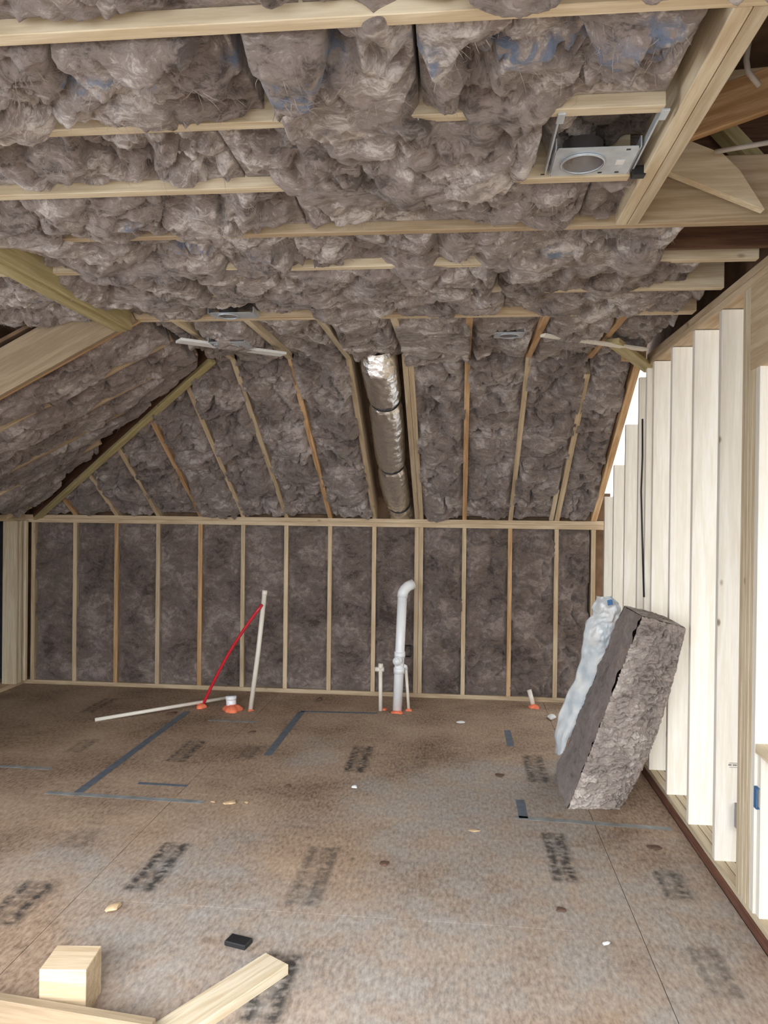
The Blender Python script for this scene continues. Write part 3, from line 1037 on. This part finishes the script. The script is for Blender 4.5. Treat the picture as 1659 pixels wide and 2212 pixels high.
# ---- knee wall
kedge = [XL] + raf + [XR - .05]
for i in range(len(kedge) - 1):
    xa, xb = kedge[i] + TH / 2 + .002, kedge[i + 1] - TH / 2 - .002
    if i == 8: xb -= .02
    if i == 9: xa += .02
    def uvw(u, v, h, xa=xa): return np.stack([xa + v, YB - h, TH + u], -1)
    if i < 8: nm = '%s bay from vent pipe towards corner posts' % ['', 'first', 'second', 'third', 'fourth', 'fifth', 'sixth', 'seventh', 'eighth'][8 - i]
    elif i == 8: nm = 'bay behind the white vent pipe'
    else: nm = '%s bay from vent pipe towards stud partition' % ['', 'first', 'second', 'third', 'fourth'][i - 8]
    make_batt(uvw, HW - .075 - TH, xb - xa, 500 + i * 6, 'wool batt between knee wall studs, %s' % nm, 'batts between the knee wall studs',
              amp=.36 if i < 9 else .5, base=-.006 if i < 9 else .004, res=.0095, depth=.1, edge=.03, over=spill(500 + i * 6, xb - xa, .3), aniso=2.0, endtuck=(1, 1), mat='batt_dark', wisp=500)

# ---- left slope
ledge = [J0 + 6 * S + .06] + lefty + [6.80]
ll = math.hypot(XE - XL, ZC - 1.605)
lx, lz = (XL - XE) / ll, -(ZC - 1.605) / ll
nlv = np.array([SLL, 0, -1.]) / math.hypot(SLL, 1)
for i in range(len(ledge) - 1):
    ya_, yb_ = ledge[i] + TH / 2, ledge[i + 1] - TH / 2
    ym = (ya_ + yb_) / 2
    s0 = (0 if ym < 4.9 else .28) if ym < YBR else (ym - YBR) / (YB - YBR) * ll + .40
    if ll - s0 < .15: continue
    def uvw(u, v, h, s0=s0, ya_=ya_):
        sv = np.maximum(0, (ya_ + v - YBR) / (YB - YBR) * ll + .24)
        s = sv + u * (ll - sv) / (ll - s0)
        return np.stack([XE + s * lx + h * nlv[0], ya_ + v, ZC + s * lz + h * nlv[2]], -1)
    ov = None
    if i >= 1:
        ov = lambda u, v, i=i: .85 * sstep(.1, .3, fbm(u * 2.2, u * 0 + i * 3, 70 + i, 2) + .1) * (sstep(.09, 0, v) + sstep(-.09, 0, v - 9))
    make_batt(uvw, ll - s0, yb_ - ya_, 700 + i * 6, 'glass wool batt on the left slope, %s' % ('in the bay under the wide tan rafter', 'second bay from the wide tan rafter', 'third bay from the wide tan rafter', 'fourth bay from the wide tan rafter', 'fifth bay from the wide tan rafter', 'sixth bay from the wide tan rafter', 'last bay against the hip rafter')[i],
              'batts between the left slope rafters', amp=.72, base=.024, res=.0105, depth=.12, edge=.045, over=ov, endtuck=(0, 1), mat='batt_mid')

# ------------------------------------------------------------------ recessed lights
def ring_plate(name, cx, cyy, z, sx, sy2, r, mat, parent, th=.002, seg=36):
    """rectangular plate with a round hole"""
    bm = bmesh.new()
    inn, outv = [], []
    for k in range(seg):
        a = 2 * pi * k / seg
        dx, dy = cos(a), sin(a)
        t = min(sx / 2 / max(abs(dx), 1e-6), sy2 / 2 / max(abs(dy), 1e-6))
        inn.append((cx[0] if False else cyy[0] + dx * r, cyy[1] + dy * r))
        outv.append((cyy[0] + dx * t + cx, cyy[1] + dy * t))
    vs = []
    for zz in (z, z + th):
        vs += [(x, y, zz) for x, y in inn] + [(x, y, zz) for x, y in outv]
    fs = []
    s = seg
    for k in range(s):
        k2 = (k + 1) % s
        fs.append((k, s + k, s + k2, k2)[::-1]); fs.append((2 * s + k, 3 * s + k, 3 * s + k2, 2 * s + k2))
        fs.append((s + k, 3 * s + k, 3 * s + k2, s + k2)); fs.append((k, 2 * s + k, 2 * s + k2, k2))
    bm.free()
    me = bpy.data.meshes.new(name)
    me.from_pydata(vs, [], fs)
    return link(name, me, mat, parent)


def can_light(loc, label, sx=.235, sy2=.185, r=.060, offx=.03, bars=None, small=False):
    t = tag(empty('recessed_light', loc), label, 'light fixture', 'recessed can lights in the ceiling')
    x, y, z = loc
    ring_plate('mounting_plate', offx, (x, y), z, sx, sy2, r, M['steel'], t)
    seg = 32
    vs, fs = [], []
    prof = [(r + .006, -.006), (r - .001, -.008), (r - .002, .055), (.02, .06)]
    for (rr, zz) in prof:
        for k in range(seg):
            a = 2 * pi * k / seg
            vs.append((x + rr * cos(a), y + rr * sin(a), z + zz))
    for i in range(len(prof) - 1):
        for k in range(seg):
            k2 = (k + 1) % seg
            fs.append((i * seg + k, i * seg + k2, (i + 1) * seg + k2, (i + 1) * seg + k))
    fs.append(tuple((len(prof) - 1) * seg + k for k in range(seg)))
    me = bpy.data.meshes.new('can')
    me.from_pydata(vs, [], fs)
    link('can', me, M['steel_dark'], t, True)
    tr = bpy.data.meshes.new('rim')
    link('rim', tube_mesh('rim', [(x + (r + .002) * cos(2 * pi * k / 32), y + (r + .002) * sin(2 * pi * k / 32), z - .004) for k in range(33)], .004, 8, False), M['steel'], t, True)
    for dx in (-1, 1):
        h = board('flange', (x + offx + dx * sx / 2, y - sy2 / 2, z), (x + offx + dx * sx / 2, y + sy2 / 2, z), .003, .03, M['steel'], t, bev=0)
    if bars:
        ya_, yb_ = bars
        for dx in (-1, 1):
            hb = board('hanger_bar', (x + offx + dx * (sx / 2 + .012), ya_, z + .006), (x + offx + dx * (sx / 2 + .012), yb_, z + .006), .005, .022, M['steel'], t, bev=0)
            for yy in (ya_, yb_):
                c = board('nail_clip', (x + offx + dx * (sx / 2 + .012) - .02, yy, ZC - .006 if yy == ya_ else ZC - .006), (x + offx + dx * (sx / 2 + .012) + .03, yy, ZC - .006), .02, .006, M['steel'], hb, bev=.001)
        board('junction_clip', (x + offx + sx / 2 + .01, y + sy2 / 2 - .01, z - .012), (x + offx + sx / 2 + .05, y + sy2 / 2 - .01, z - .012), .03, .03, M['black'], t)
        # printed label and slots
        lp = board('label_sticker', (x + offx + .066, y + .005, z - .001), (x + offx + .09, y + .005, z - .001), .03, .0008, M['paper'], t, bev=0)
        for (ddx, ddy) in ((-.125, .07), (.095, .07), (.10, -.075), (.045, .07)):
            board('slot', (x + offx * 0 + ddx + .01, y + ddy, z - .0008), (x + ddx + .022, y + ddy, z - .0008), .008, .0006, M['black'], t, bev=0)
    return t


can_light((.345, 2.29, ZC + .006), 'large square-plate recessed light housing hung beside the doubled header', bars=(J0 + S + .015, J0 + 2 * S - .015))
can_light((-1.235, 3.915, ZC - .012), 'bluish steel recessed light half hidden by wool in front of the last cross joist', sx=.24, sy2=.12, r=.05)
can_light((-1.42, 4.47, ZC - .05), 'steel recessed light above the white strip by the hip rafter', sx=.22, sy2=.2, r=.07)
can_light((.265, 4.45, ZC - .012), 'small dark recessed can poking out of wool between short joists', sx=.17, sy2=.15, r=.055, offx=0)

# ------------------------------------------------------------------ foil duct
dp = []
rad = []
nseg = 150
straps = []
A = Vector((-.592, 5.03, ZC + .06)); B = Vector((-.568, 6.98, HW - .10))
nbv = Vector((0, SL, 1)).normalized()
a0, b0 = Vector((-.600, 5.14, zback(5.14))) + nbv * .045, Vector((-.548, 6.92, zback(6.92))) + nbv * .125
pts = []
for k in range(nseg + 1):
    t = k / nseg
    p = a0.lerp(b0, t)
    p.x += .022 * sin(t * 5.5 + .6) * (1 - .3 * t)
    if t < .06: p += nbv * (.06 - t) * 1.6
    pts.append(p)
SEG = 64
us_ = np.linspace(0, 1, nseg + 1)
sts = [.24, .63, .92]
vs = []
d = (b0 - a0).normalized()
e1 = Vector((1, 0, 0)); e1 = (e1 - d * e1.dot(d)).normalized(); e2 = d.cross(e1)
for k, p in enumerate(pts):
    t = us_[k]
    pinch = sum(.020 * math.exp(-((t - s) / .012) ** 2) + .008 * math.exp(-((t - s) / .05) ** 2) for s in sts)
    for j in range(SEG):
        a = 2 * pi * j / SEG
        r = .132 - pinch - .012 * t
        near = sum(math.exp(-((t - s) / .045) ** 2) for s in sts)
        r += .0045 * near * sin(a * 13 + t * 3) * (1 if near < .8 else .4)
        r += .004 * float(perlin(np.array([t * 30.]), np.array([cos(a) * 3 + sin(a) * 2.]), 5)[0]) + .002 * float(perlin(np.array([t * 90.]), np.array([a * 6.]), 6)[0])
        vs.append(p + (e1 * cos(a) + e2 * sin(a)) * r)
fs = [(k * SEG + j, k * SEG + (j + 1) % SEG, (k + 1) * SEG + (j + 1) % SEG, (k + 1) * SEG + j) for k in range(nseg) for j in range(SEG)]
me = bpy.data.meshes.new('foil_jacket'); me.from_pydata([tuple(v) for v in vs], [], fs)
dt = tag(empty('flexible_duct', a0), 'shiny silver foil flexible duct strapped in the back slope rafter bay', 'duct')
link('foil_jacket', me, M['foil'], dt, True)
for s in sts:
    k = int(s * nseg); p = pts[k]
    r = .132 - .024 - .012 * s
    link('strap', tube_mesh('strap', [p + (e1 * cos(2 * pi * j / 40) + e2 * sin(2 * pi * j / 40)) * (r + .001) + d * .012 * sin(2 * pi * j / 40 + 1) for j in range(41)], .006, 8, False), M['black'], dt, True)

# ------------------------------------------------------------------ plumbing stubs
def foam(px, py, r, h, parent):
    p = at(px, py, Z=0)
    bm = bmesh.new()
    prof = [(r, 0), (r * .98, h * .35), (r * .7, h * .75), (r * .3, h)]
    vs, fs, seg = [], [], 18
    for (rr, zz) in prof:
        for k in range(seg):
            a = 2 * pi * k / seg
            q = 1 + .18 * sin(3 * a + px) + .1 * sin(5 * a)
            vs.append((p.x + rr * q * cos(a), p.y + rr * q * sin(a), zz + .0008))
    for i in range(3):
        for k in range(seg):
            fs.append((i * seg + k, i * seg + (k + 1) % seg, (i + 1) * seg + (k + 1) % seg, (i + 1) * seg + k))
    fs.append(tuple(3 * seg + k for k in range(seg)))
    bm.free()
    me = bpy.data.meshes.new('firestop_foam'); me.from_pydata(vs, [], fs)
    return link('firestop_foam', me, M['foam'], parent, True)


def arc(p, q, r_, n=10):
    return [p.lerp(q, k / n) for k in range(n + 1)]


# big white vent pipe
bp = at(858, 1537, Z=0)
yv = bp.y
tp = at(869, 1290, Y=yv)
vp = tag(empty('vent_pipe', bp), 'tall white plastic vent pipe with elbow top and cleanout tee', 'pipe', 'pipes rising through the floor')
R_ = .040
path = [bp, bp.lerp(tp, .5), tp]
el = [tp, tp + Vector((.004, 0, .035)), tp + Vector((.018, .01, .063)), tp + Vector((.042, .025, .088)), tp + Vector((.085, .05, .108))]
tube('riser', path, R_, M['pvc'], vp, 24)
tube('elbow', el, [R_ + .006, R_ + .005, R_ + .004, R_ + .003, R_ + .005], M['pvc'], vp, 24)
for zf in (.36, .50):
    c = bp.lerp(tp, zf)
    tube('coupling', [c - Vector((0, 0, .025)), c + Vector((0, 0, .025))], R_ + .006, M['pvc'], vp, 24)
c = bp.lerp(tp, .455)
ct = tube('cleanout_tee', [c, c + Vector((-.015, -.085, .0))], .036, M['pvc'], vp, 24)
tube('cleanout_plug', [c + Vector((-.015, -.084, 0)), c + Vector((-.017, -.097, .0))], .028, M['pvc'], ct, 20)
foam(858, 1539, .052, .016, vp)

pp = tag(empty('water_pipe', at(822, 1535, Z=0)), 'short cream water pipe capped by a small tee, beside the vent pipe', 'pipe', 'pipes rising through the floor')
b0_ = at(822, 1535, Z=0); t0_ = at(822, 1446, Y=b0_.y)
tube('riser', [b0_, t0_], .017, M['cpvc'], pp, 14)
tube('tee', [t0_ + Vector((-.045, 0, .0)), t0_ + Vector((.03, 0, 0))], .02, M['cpvc'], pp, 14)
tube('nipple', [t0_, t0_ + Vector((.002, 0, .05))], .021, M['cpvc'], pp, 14)
foam(829, 1533, .03, .014, pp)

pp = tag(empty('water_pipe', at(882, 1535, Z=0)), 'thin white water pipe with bent top, between vent pipe and double stud', 'pipe', 'pipes rising through the floor')
b0_ = at(883, 1535, Z=0); t0_ = at(877, 1446, Y=b0_.y)
tube('riser', [b0_, t0_], .013, M['cpvc'], pp, 12)
tube('elbow', [t0_, t0_ + Vector((-.004, -.005, .025)), t0_ + Vector((-.018, -.03, .036))], .017, M['pvc'], pp, 12)
foam(883, 1535, .028, .02, pp)

pp = tag(empty('water_pipe', at(540, 1534, Z=0)), 'tall slanting white water pipe standing beside the red tube', 'pipe', 'pipes rising through the floor')
b0_ = at(541, 1534, Z=0); t0_ = at(572, 1278, Y=b0_.y + .02)
tube('riser', [b0_, b0_.lerp(t0_, .5) + Vector((.006, 0, 0)), t0_], .020, M['cpvc'], pp, 16)
tube('cap', [t0_ - (t0_ - b0_).normalized() * .03, t0_ + (t0_ - b0_).normalized() * .012], .023, M['cpvc'], pp, 16)
foam(541, 1535, .024, .01, pp)

b0_ = at(436, 1527, Z=0)
t0_ = at(566, 1306, Y=at(541, 1534, Z=0).y - .015)
pp = tag(empty('red_tube', b0_), 'bright red flexible tube leaning on the tall slanting water pipe', 'tube')
cv = [b0_.lerp(t0_, k / 12) + Vector((-.02, 0, .03)) * sin(pi * k / 12) for k in range(13)]
tube('red_line', cv, .013, M['pex'], pp, 12)
foam(434, 1529, .042, .035, pp)

p = at(500, 1533, Z=0)
pp = tag(empty('drain_stub', p), 'short fat white drain stub in a mound of orange foam', 'pipe', 'pipes rising through the floor')
tube('stub', [p, p + Vector((-.005, 0, .112))], .042, M['pvc'], pp, 22)
tube('collar', [p + Vector((-.004, 0, .085)), p + Vector((-.005, 0, .115))], .046, M['pvc'], pp, 22)
foam(502, 1535, .078, .05, pp)

p = at(1153, 1528, Z=0); q = at(1143, 1490, Y=p.y)
pp = tag(empty('water_pipe', p), 'short tilted white pipe stub in orange foam near the stud partition', 'pipe', 'pipes rising through the floor')
tube('riser', [p, q], .020, M['cpvc'], pp, 14)
foam(1154, 1529, .045, .03, pp)

a, b_ = at(205, 1555, Z=.014), at(492, 1507, Z=.05)
pp = tube('loose_pipe', [a, b_], .015, M['cpvc'])
tag(pp, 'long thin cream pipe lying loose on the floor behind the red tube', 'pipe')

# electrical boxes
def elec_box(c, sx, sy2, sz, label, mat, group='electrical boxes on studs'):
    c = Vector(c)
    t = tag(empty('electrical_box', c), label, 'box', group)
    w = .004
    board('back', (c.x - sx / 2, c.y + sy2 / 2, c.z), (c.x + sx / 2, c.y + sy2 / 2, c.z), w, sz, M[mat], t, bev=0)
    for s in (-1, 1):
        board('side', (c.x + s * sx / 2, c.y - sy2 / 2, c.z), (c.x + s * sx / 2, c.y + sy2 / 2, c.z), w, sz, M[mat], t, bev=0)
    for z in (0, sz - w):
        board('end', (c.x, c.y - sy2 / 2, c.z + z), (c.x, c.y + sy2 / 2, c.z + z), sx, w, M[mat], t, bev=0)
    return t


p = at(880, 1415, Y=YB - .04)
elec_box((p.x + .0, YB - .005, p.z - .02), .055, .07, .10, 'small black electrical box fixed to the double stud behind vent pipe', 'black')
p = at(1532, 1715, X=XR + .10)
elec_box((XR + .115, 3.69 - .050, p.z), .055, .06, .11, 'dark grey electrical box on a pale partition stud', 'steel_dark')
p = at(1632, 1740, X=XR)
elec_box((XR + .006, 3.190, p.z - .01), .014, .03, .085, 'blue electrical box on the jamb of the window opening', 'bluebox')
# grade stamp printed on a partition stud
gs = at(1590, 1655, Y=3.669)
for k, (dx, dz, w_, h_) in enumerate(((-.030, .012, .05, .0025), (-.034, .0, .014, .008), (-.014, .0, .018, .008), (.010, .0, .016, .008), (-.030, -.008, .05, .002))):
    board('grade_stamp', (gs.x + dx, 3.6702, gs.z + dz), (gs.x + dx + w_, 3.6702, gs.z + dz), .0012, h_, M['steel_dark'], wr, bev=0)
# cables
cb = tube('cable', [at(1388, 905, X=XR - .004), at(1388, 985, X=XR - .006), at(1385, 1060, X=XR - .012), at(1387, 1150, X=XR - .010), at(1391, 1290, X=XR - .006)], .006, M['black'])
tag(cb, 'thin dark cable stapled down a partition stud', 'cable')
cb = tube('cable', [at(1618, 85, Y=2.5), at(1612, 130, Y=2.5), at(1616, 155, Y=2.5), at(1640, 185, Y=2.52)], .009, M['cable'])
tag(cb, 'white cable curling down inside the dark attic opening', 'cable')
cb = tube('cable', [at(1545, 328, Y=2.66), at(1600, 318, Y=2.62), at(1690, 303, Y=2.58)], .008, M['cable'])
tag(cb, 'straight grey cable crossing the boards in the attic opening', 'cable')

# ------------------------------------------------------------------ tape on the floor
def tape(p, q, w, label, mat='tape'):
    a, b = at(*p, Z=0), at(*q, Z=0)
    if abs(a.x - b.x) < .12: a.x = b.x = (a.x + b.x) / 2
    a.z = b.z = .0009
    o = board('tape_strip', a, b, w, .001, M[mat], bev=0)
    return tag(o, label, 'tape', 'tape strips stuck on the subfloor')


tape((165, 1712), (408, 1537), .055, 'long dark blue-grey tape running from the red tube towards the room')
tape((100, 1712), (440, 1733), .045, 'long pale tape crossing the end of the dark tape from the red tube', 'tape_pale')
tape((578, 1632), (652, 1537), .055, 'dark tape strip on the floor right of the slanting water pipe')
tape((0, 1655), (110, 1661), .04, 'pale tape strip on the floor towards the left wall', 'tape_pale')
tape((298, 1692), (405, 1698), .035, 'short grey tape strip between two dark floor stamps', 'tape')
tape((1112, 1766), (1450, 1791), .045, 'pale tape strip running to the partition in front of the wool bundle', 'tape_pale')
tape((1122, 1728), (1132, 1768), .05, 'short dark tape stub beside the wool bundle', 'tape')
tape((1096, 1578), (1103, 1612), .05, 'short grey tape stub on the floor near the tilted pipe stub', 'tape')
tape((650, 1537), (815, 1541), .04, 'grey tape strip along the floor before the small tee pipe', 'tape')
tape((450, 1556), (556, 1560), .035, 'faint grey tape strip in front of the fat drain stub', 'tape_pale')

# ------------------------------------------------------------------ bundle of batts leaning at the partition
FLb, FRb, BLb = at(1226, 1746, Z=0), at(1335, 1746, Z=0), at(1200, 1672, Z=0)
FRt = at(1481, 1356, X=1.165)
FLt = at(1386, 1330, Y=FRt.y + .05)
BLt = at(1348, 1308, Y=FLt.y + .34)
BRb, BRt = BLb + FRb - FLb, BLt + FRt - FLt
bu = tag(empty('insulation_bundle', (FLb + BRb) / 2), 'brown bundle of glass wool batts standing tilted against the partition', 'insulation')


def quad_sheet(name, c, nu, nv, dispf, mat, smooth=True):
    """c: 4 corners (u0v0,u1v0,u1v1,u0v1)"""
    u = np.linspace(0, 1, nu)[None, :, None]; v = np.linspace(0, 1, nv)[:, None, None]
    C_ = [np.array(q) for q in c]
    P = (C_[0] * (1 - u) + C_[1] * u) * (1 - v) + (C_[3] * (1 - u) + C_[2] * u) * v
    n = np.cross(C_[1] - C_[0], C_[3] - C_[0]); n = n / np.linalg.norm(n)
    P = P + dispf(np.broadcast_to(u[..., 0], (nv, nu)), np.broadcast_to(v[..., 0], (nv, nu)))[..., None] * n
    return P


bulge = lambda u, v: sstep(0, .10, np.minimum(u, 1 - u)) * sstep(0, .05, np.minimum(v, 1 - v))


def f_front(u, v):
    W, H = .33, 1.25
    x, y = u * W, v * H
    wx = x + .02 * fbm(x * 14, y * 14, 4, 2)
    wy = y + .035 * fbm(x * 8, y * 8, 3, 3) - .45 * x
    rid = 1 - np.abs(perlin(wx * 6, wy * 34, 8)) * 2
    rid2 = 1 - np.abs(perlin(wx * 20, wy * 26, 9)) * 2
    vert = 1 - np.abs(perlin(wx * 42, wy * 6, 10)) * 2
    h = .024 * rid + .020 * rid2 + .016 * vert * sstep(.35, .8, u) + .006 * fbm(x * 60, y * 60, 11, 2)
    h += .035 * np.sin(np.pi * np.clip(u, 0, 1)) * np.sin(np.pi * v) ** .7
    gap = np.exp(-((u - .10 - .08 * (1 - v)) / .05) ** 2) * sstep(.74, .80, v) * sstep(.97, .90, v)
    return h * (.35 + .65 * bulge(u, v)) - .02 * gap


def f_left(u, v):
    x, y = u * .45, v * 1.25
    return .02 * fbm(x * 5, y * 5, 21, 3) + .005 * fbm(x * 30, y * 30, 22, 2) + .02 * np.sin(np.pi * u)


def join_grid(name, grids, mats):
    pass


PF = quad_sheet('f', (FLb, FRb, FRt, FLt), 110, 330, f_front, None)
xd_ = np.array((FRb - FLb).normalized())


def belly(P, wu):
    nv_, nu_ = P.shape[:2]
    v_ = np.linspace(0, 1, nv_)[:, None]; u_ = np.linspace(0, 1, nu_)[None, :]
    return P + (.055 * np.sin(np.pi * v_ ** .75) * wu(u_))[..., None] * xd_


PF = belly(PF, lambda u: u ** 2)
link('batt_ends', batt_mesh('batt_ends', PF), M['bundle'], bu)
PLs = quad_sheet('l', (BLb, FLb, FLt, BLt), 60, 150, f_left, None)
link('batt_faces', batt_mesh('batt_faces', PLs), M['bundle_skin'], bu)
PRs = quad_sheet('r', (FRb, BRb, BRt, FRt), 40, 110, lambda u, v: .03 * np.sin(np.pi * u) * np.sin(np.pi * v) + .012 * fbm(u * 9, v * 20, 31, 3), None)
PRs = belly(PRs, lambda u: 1 + 0 * u)
link('batt_faces', batt_mesh('batt_faces', PRs), M['bundle'], bu)
PBs = quad_sheet('b', (BRb, BLb, BLt, BRt), 20, 50, lambda u, v: .01 * fbm(u * 4, v * 8, 41, 2), None)
PBs = belly(PBs, lambda u: (1 - u) ** 2)
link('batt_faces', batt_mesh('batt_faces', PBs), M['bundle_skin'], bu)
PT = quad_sheet('t', (FLt, FRt, BRt, BLt), 60, 40, lambda u, v: .012 * (1 - 2 * np.abs(perlin(u * 2, v * 14, 51))) * np.minimum(1, 8 * np.minimum(np.minimum(u, 1 - u), np.minimum(v, 1 - v))), None)
link('batt_top', batt_mesh('batt_top', PT), M['bundle'], bu)

# torn plastic wrapper hanging along its back left edge
edge_px = [(1214, 1628, 1199), (1232, 1590, 1197), (1262, 1545, 1206), (1290, 1500, 1225), (1300, 1465, 1243), (1312, 1425, 1252), (1322, 1400, 1258), (1330, 1372, 1262), (1340, 1345, 1266), (1345, 1325, 1280), (1338, 1305, 1283), (1322, 1288, 1290)]
nv = 90
ks = np.linspace(0, len(edge_px) - 1, nv)
ep = np.array(edge_px, float)
er = np.stack([np.interp(ks, range(len(ep)), ep[:, i]) for i in range(3)], 1)
nu = 30
yb0, yb1 = BLb.y - .02, BLt.y - .05
PP = np.zeros((nv, nu, 3))
for i in range(nv):
    ydep = yb0 + (yb1 - yb0) * (i / (nv - 1)) ** .9
    L_ = at(er[i, 2], er[i, 1], Y=ydep + .10)
    R_e = at(er[i, 0], er[i, 1], Y=ydep - .02)
    for j in range(nu):
        t = j / (nu - 1)
        q = L_.lerp(R_e, t)
        q.y -= .05 * sin(pi * t)
        PP[i, j] = q
uu, vv = np.meshgrid(np.linspace(0, 1, nu), np.linspace(0, 1, nv))
PP[..., 1] += .022 * (1 - 2 * np.abs(perlin(uu * 3 + vv * 2, vv * 9, 61))) * (.25 + .75 * sstep(.45, .7, vv)) + .010 * (1 - 2 * np.abs(perlin(uu * 7 - vv * 4, vv * 22, 63))) * sstep(.4, .6, vv)
PP[..., 0] += .010 * perlin(uu * 4, vv * 12, 62)
fo = link('plastic_wrap', batt_mesh('plastic_wrap', PP), M['film'], bu)
sol = fo.modifiers.new('thickness', 'SOLIDIFY'); sol.thickness = .002
mp_ = PP[int(nv * .91), int(nu * .60)]
st = board('blue_mark', (mp_[0] - .017, mp_[1] - .035, mp_[2]), (mp_[0] + .012, mp_[1] - .034, mp_[2] + .006), .001, .032, M['bluebox'], fo, up=(-.3, -.2, .9), bev=0)
st['label'] = 'small blue printed square'

# ------------------------------------------------------------------ foreground lumber and scraps
p = at(184, 2206, Z=0)
o = board('lumber_block', (p.x - .165, p.y + .062, 0), (p.x - .010, p.y + .078, 0), .14, .165, M['pine_tan'])
tag(o, 'pale cut-off block of lumber standing on the floor behind a low board', 'lumber block')
a, b_ = at(-60, 2200, Z=.0), at(330, 2268, Z=.0)
o = board('lumber_board', a, b_, .038, .089, M['pine_aged'])
tag(o, 'board on its edge on the floor in front of the pale block', 'board')
a, b_ = at(300, 2290, Z=.0), at(598, 2092, Z=.0)
o = board('lumber_board', a, b_, .12, .038, M['pine'])
tag(o, 'loose pale board lying flat on the floor, pointing at the black scrap', 'board')
p = at(515, 2040, Z=0)
o = board('plastic_scrap', (p.x - .045, p.y + .012, .0), (p.x + .045, p.y - .012, .0), .06, .02, M['black'], bev=.003)
tag(o, 'small black rectangular plastic scrap on the floor', 'scrap')


def chip(px, py, r, mat, label, flat=.35):
    p = at(px, py, Z=0)
    bm = bmesh.new()
    bmesh.ops.create_icosphere(bm, subdivisions=2, radius=1)
    rr = random.Random(px * 7 + py)
    ax = rr.uniform(.6, 1.5); ro = rr.uniform(0, 3)
    for v in bm.verts:
        k = 1 + .35 * sin(v.co.x * 4 + px) * cos(v.co.y * 3 + py)
        x, y, z = v.co.x * r * ax * k, v.co.y * r / ax * k, v.co.z * r * flat
        v.co = Vector((x * cos(ro) - y * sin(ro), x * sin(ro) + y * cos(ro), z + r * flat + .0008))
    me = bpy.data.meshes.new('scrap'); bm.to_mesh(me); bm.free()
    o = bpy.data.objects.new('floor_scrap', me); COL.objects.link(o); o.location = p
    me.materials.append(M[mat])
    return tag(o, label, 'scrap', 'scraps littering the subfloor')


chip(497, 1736, .035, 'chip', 'pale yellow wood chip beyond the end of the pale crossing tape', .2)
chip(460, 1733, .014, 'chip', 'tiny yellow splinter touching the pale crossing tape', .25)
chip(533, 1734, .013, 'chip', 'tiny yellow splinter beside the pale yellow wood chip', .25)
chip(1192, 1552, .045, 'paper', 'white crumpled scrap on the floor behind the wool bundle', .3)
chip(1024, 1796, .022, 'chip', 'tan sawdust crumb on the grey dusty floor', .2)
chip(1080, 1676, .028, 'chip_dark', 'dark bark crumb on the floor near the wool bundle', .2)
chip(1414, 1832, .03, 'chip_dark', 'dark brown smear of bark near the partition plate', .12)
chip(1212, 1968, .02, 'chip_dark', 'small dark crumb on the dusty floor below a stamp', .3)
chip(766, 1702, .018, 'paper', 'torn white paper fleck on the floor past the pale chip', .4)
chip(622, 1700, .018, 'chip_dark', 'curled dark fleck on the floor between chips', .4)
chip(245, 1965, .03, 'chip', 'tan splinter on the floor by the long panel seam', .35)
chip(372, 1542, .035, 'chip_dark', 'dark scrap on the floor under the loose pipe', .2)
chip(690, 1513, .03, 'chip_dark', 'dark lump on the floor along the knee wall plate', .4)
chip(830, 1868, .022, 'chip_dark', 'reddish brown crumb in the middle of the dusty floor', .3)
chip(545, 1583, .022, 'chip_dark', 'brown crumb on the floor before the slanting water pipe', .3)
chip(1310, 2040, .014, 'paper', 'tiny pale fleck on the open floor', .3)
chip(996, 1562, .03, 'paper', 'pale shaving on the floor before the knee wall', .25)
